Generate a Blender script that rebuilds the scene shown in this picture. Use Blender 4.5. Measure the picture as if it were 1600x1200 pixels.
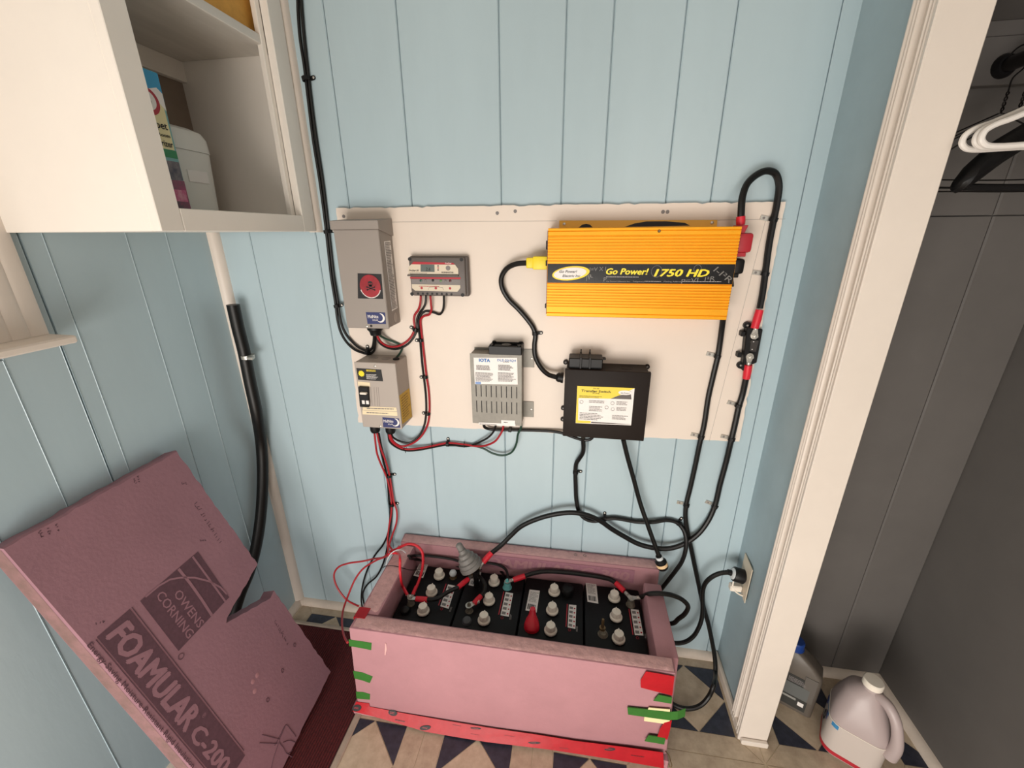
import bpy, bmesh, math, random
from mathutils import Vector, Matrix

for _o in list(bpy.data.objects):
    bpy.data.objects.remove(_o, do_unlink=True)
SC = bpy.context.scene
COL = SC.collection
random.seed(7)

# ------------------------------------------------------------------ camera
CAM_POS = Vector((0.0, -1.08328, 1.32819))
cam_data = bpy.data.cameras.new('camera')
cam_data.sensor_fit = 'HORIZONTAL'
cam_data.sensor_width = 36.0
cam_data.lens = 651.7367 * 36.0 / 1600.0
cam_data.clip_start = 0.01
cam = bpy.data.objects.new('camera', cam_data)
COL.objects.link(cam)
cam.matrix_world = Matrix(((0.98780651, -0.04601275, 0.14873173, CAM_POS.x),
                           (0.1554993, 0.33843384, -0.92805307, CAM_POS.y),
                           (-0.00763358, 0.93986454, 0.34146210, CAM_POS.z),
                           (0, 0, 0, 1)))
SC.camera = cam

# ------------------------------------------------------------------ light
world = bpy.data.worlds.new('overcast_day')
SC.world = world
world.use_nodes = True
_bg = world.node_tree.nodes['Background']
_bg.inputs['Color'].default_value = (1.0, 0.945, 0.885, 1)
_bg.inputs['Strength'].default_value = 0.57

def area_light(name, loc, target, sx, sy, power, color):
    l = bpy.data.lights.new(name, 'AREA')
    l.shape = 'RECTANGLE'
    l.size, l.size_y = sx, sy
    l.energy = power
    l.color = color
    o = bpy.data.objects.new(name, l)
    COL.objects.link(o)
    o.location = loc
    d = Vector(target) - Vector(loc)
    o.rotation_euler = d.to_track_quat('-Z', 'Y').to_euler()
    return o
area_light('window_daylight', (0.64, -2.4, 1.62), (-0.2, 0, 1.1), 0.7, 0.7, 5.0, (1.0, 0.94, 0.87))
area_light('doorway_daylight', (-0.38, -2.1, 0.46), (0.15, 0, 0.45), 1.2, 0.8, 37, (1.0, 0.935, 0.865))

SC.view_settings.view_transform = 'Standard'
SC.view_settings.look = 'None'
SC.view_settings.gamma = 1.0
SC.view_settings.use_curve_mapping = False
SC.view_settings.exposure = 0.0

# ------------------------------------------------------------------ materials
def lin(c):
    return tuple(((v / 255.0) / 12.92 if v <= 10 else ((v / 255.0 + 0.055) / 1.055) ** 2.4) for v in c) + (1.0,)

MATS = {}
def mat(name, rgb, rough=0.5, metal=0.0, var=0.0, vscale=8.0, bump=0.0, bscale=60.0, rgb2=None, spec=0.5, stretch=None, emit=0):
    if name in MATS:
        return MATS[name]
    m = bpy.data.materials.new(name)
    m.use_nodes = True
    nt = m.node_tree
    b = nt.nodes['Principled BSDF']
    b.inputs['Base Color'].default_value = lin(rgb)
    b.inputs['Roughness'].default_value = rough
    b.inputs['Metallic'].default_value = metal
    b.inputs['Specular IOR Level'].default_value = spec
    if var or bump or rgb2:
        tc = nt.nodes.new('ShaderNodeTexCoord')
        src = tc.outputs['Object']
        if stretch:
            mp = nt.nodes.new('ShaderNodeMapping')
            mp.inputs['Scale'].default_value = stretch
            nt.links.new(src, mp.inputs['Vector'])
            src = mp.outputs['Vector']
    if var or rgb2:
        nz = nt.nodes.new('ShaderNodeTexNoise')
        nz.inputs['Scale'].default_value = vscale
        nz.inputs['Detail'].default_value = 5
        nz.inputs['Roughness'].default_value = 0.65
        nt.links.new(src, nz.inputs['Vector'])
        rp = nt.nodes.new('ShaderNodeValToRGB')
        rp.color_ramp.elements[0].position = 0.32
        rp.color_ramp.elements[1].position = 0.68
        a = lin(rgb)
        if rgb2:
            c2 = lin(rgb2)
        else:
            c2 = tuple(min(1, v * (1 + var)) for v in a[:3]) + (1,)
            a = tuple(v * (1 - var) for v in a[:3]) + (1,)
        rp.color_ramp.elements[0].color = a
        rp.color_ramp.elements[1].color = c2
        nt.links.new(nz.outputs['Fac'], rp.inputs['Fac'])
        nt.links.new(rp.outputs['Color'], b.inputs['Base Color'])
    if bump:
        n2 = nt.nodes.new('ShaderNodeTexNoise')
        n2.inputs['Scale'].default_value = bscale
        n2.inputs['Detail'].default_value = 4
        nt.links.new(src, n2.inputs['Vector'])
        bp = nt.nodes.new('ShaderNodeBump')
        bp.inputs['Strength'].default_value = bump
        bp.inputs['Distance'].default_value = 0.002
        nt.links.new(n2.outputs['Fac'], bp.inputs['Height'])
        nt.links.new(bp.outputs['Normal'], b.inputs['Normal'])
    MATS[name] = m
    return m

BLUE = mat('blue_paint', (175, 194, 201), 0.33, var=0.05, vscale=3.0, bump=0.12, bscale=90, stretch=(1, 1, 0.25))
BLUE_STUB = mat('smooth_blue_paint', (158, 177, 184), 0.5, var=0.07, vscale=5, bump=0.1, bscale=70)
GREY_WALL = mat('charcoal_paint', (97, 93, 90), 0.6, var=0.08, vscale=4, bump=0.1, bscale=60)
TRIMW = mat('white_trim_paint', (222, 211, 200), 0.4, var=0.03, vscale=6, bump=0.06)
CABW = mat('cream_white_paint', (240, 233, 224), 0.42, var=0.02, vscale=5, bump=0.1, bscale=50)
CEIL = mat('ceiling_white', (215, 212, 205), 0.8, var=0.03)
WHITEBOARD = mat('white_melamine', (226, 212, 199), 0.45, var=0.02, vscale=4, bump=0.05)
BOARD_EDGE = mat('chipped_board_edge', (205, 190, 172), 0.8, var=0.15, vscale=120)
BLACK = mat('black_rubber', (15, 13, 12), 0.42, spec=0.35)
BLACKP = mat('black_plastic', (17, 16, 17), 0.45, spec=0.3, bump=0.1, bscale=300)
BATT = mat('black_battery_case', (15, 15, 17), 0.55, spec=0.25, var=0.3, vscale=20, bump=0.15, bscale=200)
BROWNBOX = mat('dark_brown_abs', (30, 22, 18), 0.6, spec=0.25, bump=0.12, bscale=400)
REDW = mat('red_wire', (164, 24, 36), 0.38)
REDW2 = mat('bright_red_wire', (206, 30, 44), 0.36)
DKRED = mat('dull_red_cord', (166, 32, 40), 0.45)
GREENW = mat('dark_green_wire', (28, 62, 48), 0.4)
HSRED = mat('red_heat_shrink', (212, 34, 52), 0.4, var=0.08, vscale=60)
METAL = mat('zinc_metal', (196, 192, 184), 0.36, 0.65, var=0.12, vscale=120)
BRASS = mat('tarnished_brass', (150, 124, 88), 0.45, 0.75, rgb2=(96, 80, 62), vscale=90)
GALV = mat('galvanised_sheet', (128, 124, 116), 0.5, 0.3, var=0.1, vscale=35)
GREYBOX = mat('grey_powder_coat', (150, 141, 134), 0.5, bump=0.06, bscale=350)
GREYBOX2 = mat('light_grey_powder_coat', (172, 161, 152), 0.5, bump=0.06, bscale=350)
CTRL = mat('charcoal_grey_casting', (98, 90, 86), 0.5, bump=0.1, bscale=300)
YEL = mat('yellow_anodised', (240, 164, 0), 0.45, 0.3, var=0.03, vscale=30)
YELD = mat('yellow_flange', (226, 172, 60), 0.45, 0.1)
YPLUG = mat('yellow_plug_plastic', (240, 214, 40), 0.45)
MAROON = mat('maroon_end_plate', (92, 34, 28), 0.5)
REDP = mat('red_cover_plastic', (170, 34, 46), 0.5)
WHITEP = mat('white_plastic', (238, 228, 214), 0.45)
IVORY = mat('ivory_plastic', (214, 200, 178), 0.45)
STICKW = mat('white_sticker', (236, 230, 226), 0.5)
INK = mat('black_ink', (26, 24, 26), 0.6)
INKG = mat('grey_ink', (128, 122, 120), 0.6)
INKF = mat('faint_grey_ink', (165, 158, 154), 0.6)
BLUEINK = mat('blue_ink', (20, 108, 178), 0.5)
NAVY = mat('navy_sticker', (36, 44, 98), 0.5)
STICKY = mat('yellow_sticker', (236, 208, 58), 0.5)
MUSTARD = mat('mustard_sticker', (206, 164, 44), 0.55, var=0.12, vscale=150)
REDINK = mat('red_ink', (176, 34, 48), 0.5)
SKULLR = mat('red_disc_print', (172, 30, 44), 0.4, rgb2=(126, 16, 28), vscale=30)
CREAMST = mat('cream_label_tape', (232, 214, 178), 0.5)
LCD = mat('lcd_grey_green', (92, 100, 96), 0.3)
PINK = mat('pink_foam', (173, 125, 131), 0.75, var=0.05, vscale=9, bump=0.25, bscale=120)
PINKCUT = mat('rough_cut_pink_foam', (212, 166, 164), 0.9, var=0.12, vscale=60, bump=0.9, bscale=90)
PINKD = mat('dusty_pink_foam', (148, 108, 118), 0.8, var=0.06, vscale=6, bump=0.3, bscale=120)
PINKDCUT = mat('dirty_cut_foam', (140, 104, 104), 0.9, rgb2=(118, 92, 86), vscale=30, bump=0.9, bscale=90)
FINK = mat('faded_foam_ink', (92, 62, 72), 0.8, var=0.15, vscale=110)
FINK2 = mat('ghost_foam_ink', (160, 110, 124), 0.8, var=0.12, vscale=90)
GTAPE = mat('green_masking_tape', (46, 106, 34), 0.6, var=0.08, vscale=40)
CTAPE = mat('cream_tape_backing', (232, 220, 170), 0.7)
RTAPE = mat('red_sheathing_tape', (172, 20, 32), 0.42, spec=0.3, var=0.1, vscale=30, bump=0.3, bscale=60)
RUG = mat('dark_red_ribbed_carpet', (102, 30, 32), 0.95, rgb2=(66, 18, 22), vscale=160, bump=0.8, bscale=400)
RUGSEAM = mat('carpet_backing', (60, 18, 22), 0.95)
TILEB = mat('beige_tile_print', (206, 188, 164), 0.4, rgb2=(180, 160, 136), vscale=26, bump=0.05)
TILEB2 = mat('beige_border_print', (198, 180, 156), 0.4, rgb2=(172, 152, 130), vscale=34, bump=0.05)
TILED = mat('navy_black_tile_print', (40, 42, 54), 0.4, rgb2=(58, 60, 74), vscale=50, bump=0.05)
GROUT = mat('pale_tile_joint', (206, 190, 164), 0.6)
EDGEST = mat('worn_edge_strip', (176, 160, 144), 0.55, var=0.12, vscale=25)
BASEB = mat('baseboard_paint', (216, 202, 188), 0.5, var=0.08, vscale=14)
HANGW = mat('white_hanger_plastic', (226, 220, 214), 0.4)
STEEL = mat('dark_steel_wire', (34, 31, 30), 0.35, 0.6)
JUGP = mat('milky_polyethylene', (176, 160, 158), 0.4)
JUGL = mat('jug_label', (196, 184, 176), 0.5)
GREYPL = mat('grey_oil_bottle', (92, 84, 76), 0.45)
BLUECAP = mat('blue_cap', (18, 58, 132), 0.45)
OILLAB = mat('dark_oil_label', (54, 54, 52), 0.45)
KNOB = mat('weathered_grey_plastic', (118, 114, 110), 0.6, var=0.12, vscale=60)
TEALC = mat('teal_corrosion', (110, 186, 188), 0.8, var=0.2, vscale=90)
CORR = mat('corroded_lead', (140, 132, 118), 0.75, 0.3, rgb2=(92, 84, 74), vscale=90)
BOXTAN = mat('orange_tan_card', (214, 158, 72), 0.7, var=0.12, vscale=30)
PANELG = mat('unpainted_grey_brown_panel', (146, 130, 116), 0.7, var=0.08)
DEOBLUE = mat('bright_blue_print', (52, 152, 198), 0.5)
DEOTEAL = mat('pale_teal_print', (120, 170, 172), 0.5)
DEOCREAM = mat('pale_yellow_print', (232, 220, 170), 0.5)
DEOGREEN = mat('green_print', (44, 132, 82), 0.5)
DEODARK = mat('flower_photo_print', (92, 74, 84), 0.5, rgb2=(168, 66, 108), vscale=55)
DEODARK2 = mat('dark_house_print', (58, 60, 78), 0.5, rgb2=(128, 120, 124), vscale=60)
FLOWER = mat('magenta_flower_print', (186, 46, 110), 0.5, rgb2=(214, 150, 170), vscale=70)
CANW = mat('white_canister', (226, 224, 218), 0.45)
SHELFU = mat('shelf_paint', (222, 216, 208), 0.5, rgb2=(204, 198, 190), vscale=18, stretch=(1, 0.08, 1))
CLEARW = mat('clear_tie', (210, 214, 216), 0.2)
PINKCARD = mat('pale_pink_frame', (226, 190, 172), 0.6)

# ------------------------------------------------------------------ mesh helpers
def V(*a):
    return Vector(a[0]) if len(a) == 1 else Vector(a)
def BM():
    return bmesh.new()
def add_box(bm, lo, hi, bevel=0.0, seg=1):
    r = bmesh.ops.create_cube(bm, size=1.0)
    vs = r['verts']
    lo, hi = V(lo), V(hi)
    for v in vs:
        v.co = Vector([lo[i] + (v.co[i] + 0.5) * (hi[i] - lo[i]) for i in range(3)])
    if bevel > 0:
        es = list({e for v in vs for e in v.link_edges})
        bmesh.ops.bevel(bm, geom=es, offset=bevel, segments=seg, affect='EDGES', profile=0.5)
    return bm
def box(lo, hi, bevel=0.0, seg=1):
    return add_box(BM(), lo, hi, bevel, seg)
def add_hex(bm, b, t, bevel=0.0, seg=1):
    """solid between two matching loops of points (any count)"""
    n = len(b)
    vb = [bm.verts.new(V(p)) for p in b]
    vt = [bm.verts.new(V(p)) for p in t]
    fs = [bm.faces.new(vb[::-1]), bm.faces.new(vt)]
    for i in range(n):
        j = (i + 1) % n
        fs.append(bm.faces.new((vb[i], vb[j], vt[j], vt[i])))
    bmesh.ops.recalc_face_normals(bm, faces=fs)
    if bevel > 0:
        es = list({e for f in fs for e in f.edges})
        bmesh.ops.bevel(bm, geom=es, offset=bevel, segments=seg, affect='EDGES', profile=0.5)
    return bm
def prism(pts, d, bevel=0.0, seg=1, bm=None):
    d = V(d)
    return add_hex(bm or BM(), [V(p) for p in pts], [V(p) + d for p in pts], bevel, seg)
def smooth_path(pts, n=6):
    pts = [V(p) for p in pts]
    if len(pts) < 3:
        return pts
    out = []
    P = [2 * pts[0] - pts[1]] + pts + [2 * pts[-1] - pts[-2]]
    for i in range(1, len(P) - 2):
        p0, p1, p2, p3 = P[i - 1], P[i], P[i + 1], P[i + 2]
        d1, d2, d0 = (p2 - p1).length ** .5, (p3 - p2).length ** .5, (p1 - p0).length ** .5
        d0, d1, d2 = max(d0, 1e-4), max(d1, 1e-4), max(d2, 1e-4)
        m1 = (p1 - p0) / d0 - (p2 - p0) / (d0 + d1) + (p2 - p1) / d1
        m2 = (p2 - p1) / d1 - (p3 - p1) / (d1 + d2) + (p3 - p2) / d2
        m1, m2 = m1 * d1, m2 * d1
        for k in range(n):
            t = k / n
            out.append(p1 * (2 * t ** 3 - 3 * t * t + 1) + m1 * (t ** 3 - 2 * t * t + t) + p2 * (-2 * t ** 3 + 3 * t * t) + m2 * (t ** 3 - t * t))
    out.append(pts[-1])
    return out
def add_tube(bm, pts, r, sides=10, closed=False, n=6, sm=True, flat=None):
    ps = smooth_path(pts, n) if sm else [V(p) for p in pts]
    q = [ps[0]]
    for p in ps[1:]:
        if (p - q[-1]).length > 1e-5:
            q.append(p)
    ps = q
    N = len(ps)
    rr = r if isinstance(r, (list, tuple)) else None
    t0 = (ps[1] - ps[0]).normalized()
    a = t0.orthogonal().normalized()
    rings = []
    prev = t0
    for i in range(N):
        if closed:
            t = (ps[(i + 1) % N] - ps[i - 1]).normalized()
        else:
            t = (ps[min(i + 1, N - 1)] - ps[max(i - 1, 0)]).normalized()
        q = prev.rotation_difference(t)
        a = q @ a
        a = (a - t * a.dot(t)).normalized()
        b = t.cross(a)
        prev = t
        if rr:
            f = i / (N - 1) * (len(rr) - 1)
            k = min(int(f), len(rr) - 2)
            ri = rr[k] + (rr[k + 1] - rr[k]) * (f - k)
        else:
            ri = r
        rings.append([bm.verts.new(ps[i] + (a * math.cos(6.28318 * k / sides) + b * math.sin(6.28318 * k / sides)) * ri) for k in range(sides)])
    for i in range(N if closed else N - 1):
        A, B = rings[i], rings[(i + 1) % N]
        for k in range(sides):
            bm.faces.new((A[k], A[(k + 1) % sides], B[(k + 1) % sides], B[k]))
    if not closed:
        bm.faces.new(rings[0][::-1])
        bm.faces.new(rings[-1])
    return bm
def tube(pts, r, sides=10, **k):
    return add_tube(BM(), pts, r, sides, **k)
def add_lathe(bm, prof, base, axis=(0, 0, 1), seg=20):
    """prof: list of (radius, height) along axis"""
    ax = V(axis).normalized()
    a = ax.orthogonal().normalized()
    b = ax.cross(a)
    base = V(base)
    rings = []
    for r, h in prof:
        rings.append([bm.verts.new(base + ax * h + (a * math.cos(6.28318 * k / seg) + b * math.sin(6.28318 * k / seg)) * max(r, 1e-5)) for k in range(seg)])
    for A, B in zip(rings, rings[1:]):
        for k in range(seg):
            bm.faces.new((A[k], A[(k + 1) % seg], B[(k + 1) % seg], B[k]))
    bm.faces.new(rings[0][::-1])
    bm.faces.new(rings[-1])
    return bm
def lathe(prof, base, axis=(0, 0, 1), seg=20):
    return add_lathe(BM(), prof, base, axis, seg)
def cyl(a, b, r, seg=16, r2=None):
    a, b = V(a), V(b)
    return add_lathe(BM(), [(r, 0), (r if r2 is None else r2, (b - a).length)], a, b - a, seg)
def add_cyl(bm, a, b, r, seg=16, r2=None):
    a, b = V(a), V(b)
    return add_lathe(bm, [(r, 0), (r if r2 is None else r2, (b - a).length)], a, b - a, seg)

def world_of(o):
    L = Vector((0, 0, 0))
    while o:
        L = L + o.location
        o = o.parent
    return L
def finish(bm, name, m, sharp=0.6):
    bmesh.ops.recalc_face_normals(bm, faces=bm.faces[:])
    me = bpy.data.meshes.new(name)
    bm.to_mesh(me)
    bm.free()
    for p in me.polygons:
        p.use_smooth = True
    me.set_sharp_from_angle(angle=sharp)
    me.materials.append(m)
    return me
def part(name, bm, m, parent, label=None, stuff=False):
    """bm is in world coordinates; the part keeps the thing's origin"""
    me = bm if isinstance(bm, bpy.types.Mesh) else finish(bm, name, m)
    o = bpy.data.objects.new(name, me)
    COL.objects.link(o)
    if parent is not None:
        o.parent = parent
        me.transform(Matrix.Translation(-world_of(parent)))
    if label:
        o['label'] = label
    if stuff:
        o['kind'] = 'stuff'
    return o
def thing(name, label, cat, loc, group=None):
    o = bpy.data.objects.new(name, None)
    o.empty_display_size = 0.02
    COL.objects.link(o)
    o.location = V(loc)
    o['label'] = label
    o['category'] = cat
    if group:
        o['group'] = group
    return o
def solo(name, bm, m, label, cat, group=None):
    me = finish(bm, name, m)
    lo = Vector([min(v.co[i] for v in me.vertices) for i in range(3)])
    hi = Vector([max(v.co[i] for v in me.vertices) for i in range(3)])
    c = Vector(((lo.x + hi.x) / 2, (lo.y + hi.y) / 2, lo.z))
    me.transform(Matrix.Translation(-c))
    o = bpy.data.objects.new(name, me)
    COL.objects.link(o)
    o.location = c
    o['label'] = label
    o['category'] = cat
    if group:
        o['group'] = group
    return o
def struct(name, bm, m):
    o = part(name, bm, m, None)
    o['kind'] = 'structure'
    return o
def copy_tree(o, parent=None):
    c = o.copy()
    COL.objects.link(c)
    if parent:
        c.parent = parent
    for ch in list(o.children):
        copy_tree(ch, c)
    return c

# ---- flat print: stickers and lettering lie on a face given by origin O and unit axes U (reading direction), W (up)
XA, ZA = Vector((1, 0, 0)), Vector((0, 0, 1))
def text_mesh(s, O, U, W, height=None, width=None, bold=0.0, shear=0.0, align='LEFT', th=0.0003, off=0.0):
    cu = bpy.data.curves.new('lettering', 'FONT')
    cu.body = s
    cu.size = 1.0
    cu.shear = shear
    cu.resolution_u = 2
    cu.fill_mode = 'FRONT'
    t = bpy.data.objects.new('lettering', cu)
    COL.objects.link(t)
    bpy.context.view_layer.update()
    dg = bpy.context.evaluated_depsgraph_get()
    me = bpy.data.meshes.new_from_object(t.evaluated_get(dg))
    bpy.data.objects.remove(t)
    bpy.data.curves.remove(cu)
    xs = [v.co.x for v in me.vertices]
    ys = [v.co.y for v in me.vertices]
    x0, x1, y0, y1 = min(xs), max(xs), min(ys), max(ys)
    sy = (height / 0.73) if height else None
    sx = (width / (x1 - x0)) if width else None
    if sy is None:
        sy = sx
    if sx is None:
        sx = sy
    O, U, W = V(O), V(U).normalized(), V(W).normalized()
    N = U.cross(W)
    xo = {'LEFT': x0, 'CENTER': (x0 + x1) / 2, 'RIGHT': x1}[align]
    flat = [(v.co.x, v.co.y) for v in me.vertices]
    faces = [tuple(p.vertices) for p in me.polygons]
    bpy.data.meshes.remove(me)
    # heavier weights are struck several times with a small shift
    strikes = [(0, 0)] if not bold else [(0, 0), (bold, 0), (-bold, 0), (0, bold * 0.7), (0, -bold * 0.7)]
    co, fc = [], []
    for k, (dx, dy) in enumerate(strikes):
        n = len(co)
        co += [O + U * ((x + dx - xo) * sx) + W * ((y + dy) * sy) + N * (th + off + k * 2e-5) for x, y in flat]
        fc += [tuple(i + n for i in f) for f in faces]
    me = bpy.data.meshes.new('lettering')
    me.from_pydata([tuple(c) for c in co], [], fc)
    return me
def letter(s, O, U, W, m, parent, name='lettering', **k):
    me = text_mesh(s, O, U, W, **k)
    me.materials.clear()
    me.materials.append(m)
    return part(name, me, m, parent)
def patch(pts, m, parent, name, th=0.0004, label=None, nrm=None):
    """thin printed sticker: polygon of world points, pushed out along its normal"""
    pts = [V(p) for p in pts]
    if nrm is None:
        nrm = (pts[1] - pts[0]).cross(pts[2] - pts[0]).normalized()
    d = V(nrm).normalized() * th
    return part(name, prism([p - d * 0.5 for p in pts], d * 1.5), m, parent, label)
def rect(O, U, W, w, h):
    O, U, W = V(O), V(U), V(W)
    return [O, O + U * w, O + U * w + W * h, O + W * h]
def ellipse(c, U, W, a, b, n=28, tilt=0.0):
    c, U, W = V(c), V(U), V(W)
    ct, st = math.cos(tilt), math.sin(tilt)
    out = []
    for k in range(n):
        x, y = a * math.cos(6.28318 * k / n), b * math.sin(6.28318 * k / n)
        out.append(c + U * (x * ct - y * st) + W * (x * st + y * ct))
    return out
def micro(O, U, W, w, h, rows, m, parent, seed=1, fill=0.55, off=0.0006, name='fine_print', gap=0.25):
    """unreadable fine print: rows of small dashes"""
    rnd = random.Random(seed)
    O, U, W = V(O), V(U).normalized(), V(W).normalized()
    N = U.cross(W)
    bm = BM()
    rh = h / rows
    for r in range(rows):
        x = 0.0
        end = w * rnd.uniform(0.7, 1.0)
        while x < end:
            L = min(rnd.uniform(0.6, 2.4) * rh, end - x)
            p = O + U * x + W * (h - (r + 1) * rh + rh * (1 - fill) / 2) + N * off
            q = [p, p + U * L, p + U * L + W * rh * fill, p + W * rh * fill]
            bm.faces.new([bm.verts.new(v) for v in q])
            x += L + rh * gap
    return part(name, bm, m, parent)

# ------------------------------------------------------------------ room
XL, XR, XC = -1.0088, 0.5058, 0.984      # left wall, short partition, closet side wall
ZTOP = 2.12
YFRONT = -2.6

def plank_z(x0, x1, z0, z1, yb, yf, ch=0.0022, axis='x'):
    """upright panel board between two grooves; the room-side arrises are chamfered"""
    g = 0.0007
    prof = [(x0 + g, yb), (x1 - g, yb), (x1 - g, yf + ch), (x1 - g - ch, yf), (x0 + g + ch, yf), (x0 + g, yf + ch)]
    if axis == 'x':
        return prism([(a, b, z0) for a, b in prof], (0, 0, z1 - z0))
    return prism([(b, a, z0) for a, b in prof], (0, 0, z1 - z0))

floor = struct('floor', box((XL, YFRONT, -0.06), (XC, 0.0, 0.0)), GROUT)
ceiling = struct('ceiling', box((XL - 0.06, YFRONT, ZTOP), (XC + 0.06, 0.06, ZTOP + 0.05)), CEIL)

wall_back = struct('wall_back', box((XL - 0.06, 0.007, -0.06), (0.535, 0.06, ZTOP)), BLUE)
_xs = [XL, -0.897, -0.7, -0.594, -0.424, -0.196, -0.052, 0.045, 0.187, 0.284, 0.473, XR + 0.02]
for a, b in zip(_xs, _xs[1:]):
    part('plank', plank_z(a, b, 0.0, ZTOP, 0.007, 0.0), BLUE, wall_back)

wall_left = struct('wall_left', box((XL - 0.06, YFRONT, -0.06), (XL - 0.007, 0.007, 1.12)), BLUE)
part('upper_wall', box((XL - 0.06, -0.52, 1.12), (XL - 0.007, 0.007, ZTOP)), BLUE, wall_left)
part('upper_wall', box((XL - 0.06, YFRONT, 1.12), (XL - 0.007, -1.45, ZTOP)), BLUE, wall_left)
part('upper_wall', box((XL - 0.06, -1.45, 1.9), (XL - 0.007, -0.52, ZTOP)), BLUE, wall_left)
_ys = [(-0.141, 0.0), (-0.238, -0.141), (-0.393, -0.238), (-0.429, -0.393), (-0.52, -0.4315)]
for a, b in _ys:
    part('plank', plank_z(a, b, 0.0, ZTOP, XL - 0.007, XL, ch=0.0010, axis='y'), BLUE, wall_left)
for a, b in [(-0.625, -0.52), (-0.83, -0.625), (-0.98, -0.83), (-1.2, -0.98)]:
    part('plank', plank_z(a, b, 0.0, 1.12, XL - 0.007, XL, ch=0.0010, axis='y'), BLUE, wall_left)

wall_right = struct('wall_right', box((XR, -0.236, -0.06), (0.562, 0.0, ZTOP)), BLUE_STUB)

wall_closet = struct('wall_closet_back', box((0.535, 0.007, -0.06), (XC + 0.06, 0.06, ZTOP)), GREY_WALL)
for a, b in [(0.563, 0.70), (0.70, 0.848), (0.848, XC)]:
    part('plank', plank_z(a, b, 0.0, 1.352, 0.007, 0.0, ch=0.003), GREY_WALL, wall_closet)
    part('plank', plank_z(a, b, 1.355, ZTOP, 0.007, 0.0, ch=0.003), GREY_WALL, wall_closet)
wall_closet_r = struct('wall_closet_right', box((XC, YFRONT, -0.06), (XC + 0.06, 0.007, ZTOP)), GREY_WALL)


# closet opening: fluted casing on the partition face, broad flat jamb facing the room, little plinth
door_1 = struct('door_1', box((0.492, -0.2455, 0.0), (0.5665, -0.2365, ZTOP), 0.002), TRIMW)
door_1['label'] = 'closet doorway with fluted white casing'
def casing_profile(y0, y1, x, d):
    # flat with three raised beads, drawn across y
    n = 60
    out = []
    for i in range(n + 1):
        t = i / n
        yy = y0 + (y1 - y0) * t
        h = 0.0055
        for c, w in ((0.08, 0.10), (0.26, 0.06), (0.40, 0.05), (0.80, 0.05), (0.95, 0.06)):
            u = (t - c) / w
            if abs(u) < 1:
                h = max(h, 0.0055 + 0.0085 * math.sqrt(1 - u * u))
        out.append((x - h * d, yy))
    return [(x, y0)] + out + [(x, y1)]
part('casing', prism([(a, b, 0.012) for a, b in casing_profile(-0.180, -0.2365, XR, 1.0)], (0, 0, ZTOP - 0.012)), TRIMW, door_1)
part('plinth', box((0.497, -0.258, 0.0), (0.566, -0.2455, 0.016), 0.003), TRIMW, door_1)

# baseboards, trims
def quarter(a, b, r, out, up=(0, 0, 1), n=6):
    """quarter-round bead from a to b; out = direction off the wall"""
    a, b, out, up = V(a), V(b), V(out), V(up)
    prof = [a] + [a + out * (r * math.cos(i / n * 1.5708)) + up * (r * math.sin(i / n * 1.5708)) for i in range(n + 1)]
    return prism(prof, b - a)
struct('baseboard_back', quarter((XL, 0, 0), (XR, 0, 0), 0.021, (0, -1, 0)), BASEB)
struct('baseboard_left', quarter((XL, 0, 0), (XL, -1.3, 0), 0.021, (1, 0, 0)), BASEB)
struct('baseboard_right', box((0.4925, -0.236, 0), (XR, 0, 0.031), 0.004), BASEB)
struct('baseboard_closet_back', quarter((0.563, 0, 0), (XC, 0, 0), 0.022, (0, -1, 0)), BASEB)
struct('baseboard_closet_right', quarter((XC, 0, 0), (XC, -2.5, 0), 0.022, (-1, 0, 0)), BASEB)
struct('trim_1', quarter((XL, 0, 0.021), (XL, 0, ZTOP), 0.022, (1, 0, 0), (0, -1, 0)), TRIMW)     # left corner bead

# window on the left wall: only its fluted casing and sill end show
window_1 = struct('window_1', box((XL - 0.05, -1.45, 1.13), (XL - 0.012, -1.40, 1.9)), TRIMW)
def flutes(y0, y1, x):
    n = 24
    out = [(x - 0.012, y0)]
    for i in range(n + 1):
        t = i / n
        h = 0.010 + 0.004 * abs(math.sin(t * math.pi * 3.0)) ** 0.5 * (0.4 + 0.6 * t)
        out.append((x + h, y0 + (y1 - y0) * t))
    out.append((x - 0.012, y1))
    return out
part('casing', prism([(a, b, 1.1525) for a, b in flutes(-0.447, -0.53, XL)], (0, 0, 0.78)), TRIMW, window_1)
part('jamb', box((XL - 0.05, -0.545, 1.1525), (XL + 0.004, -0.53, 1.9)), TRIMW, window_1)
part('head_casing', box((XL - 0.012, -1.5, 1.9325), (XL + 0.013, -0.447, 2.0)), TRIMW, window_1)
part('sill', prism([(XL - 0.05, -0.441, 1.138), (-0.936, -0.447, 1.138), (-0.936, -1.46, 1.138), (XL - 0.05, -1.46, 1.138)], (0, 0, 0.0142), 0.003), TRIMW, window_1)
part('light_block_panel', box((XL - 0.04, -1.40, 1.1525), (XL - 0.037, -0.545, 1.9)), TRIMW, window_1)  # unseen opaque panel, added to keep daylight out of the window opening
part('sash', box((XL - 0.036, -1.40, 1.1525), (XL - 0.03, -0.545, 1.19)), TRIMW, window_1)

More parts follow.
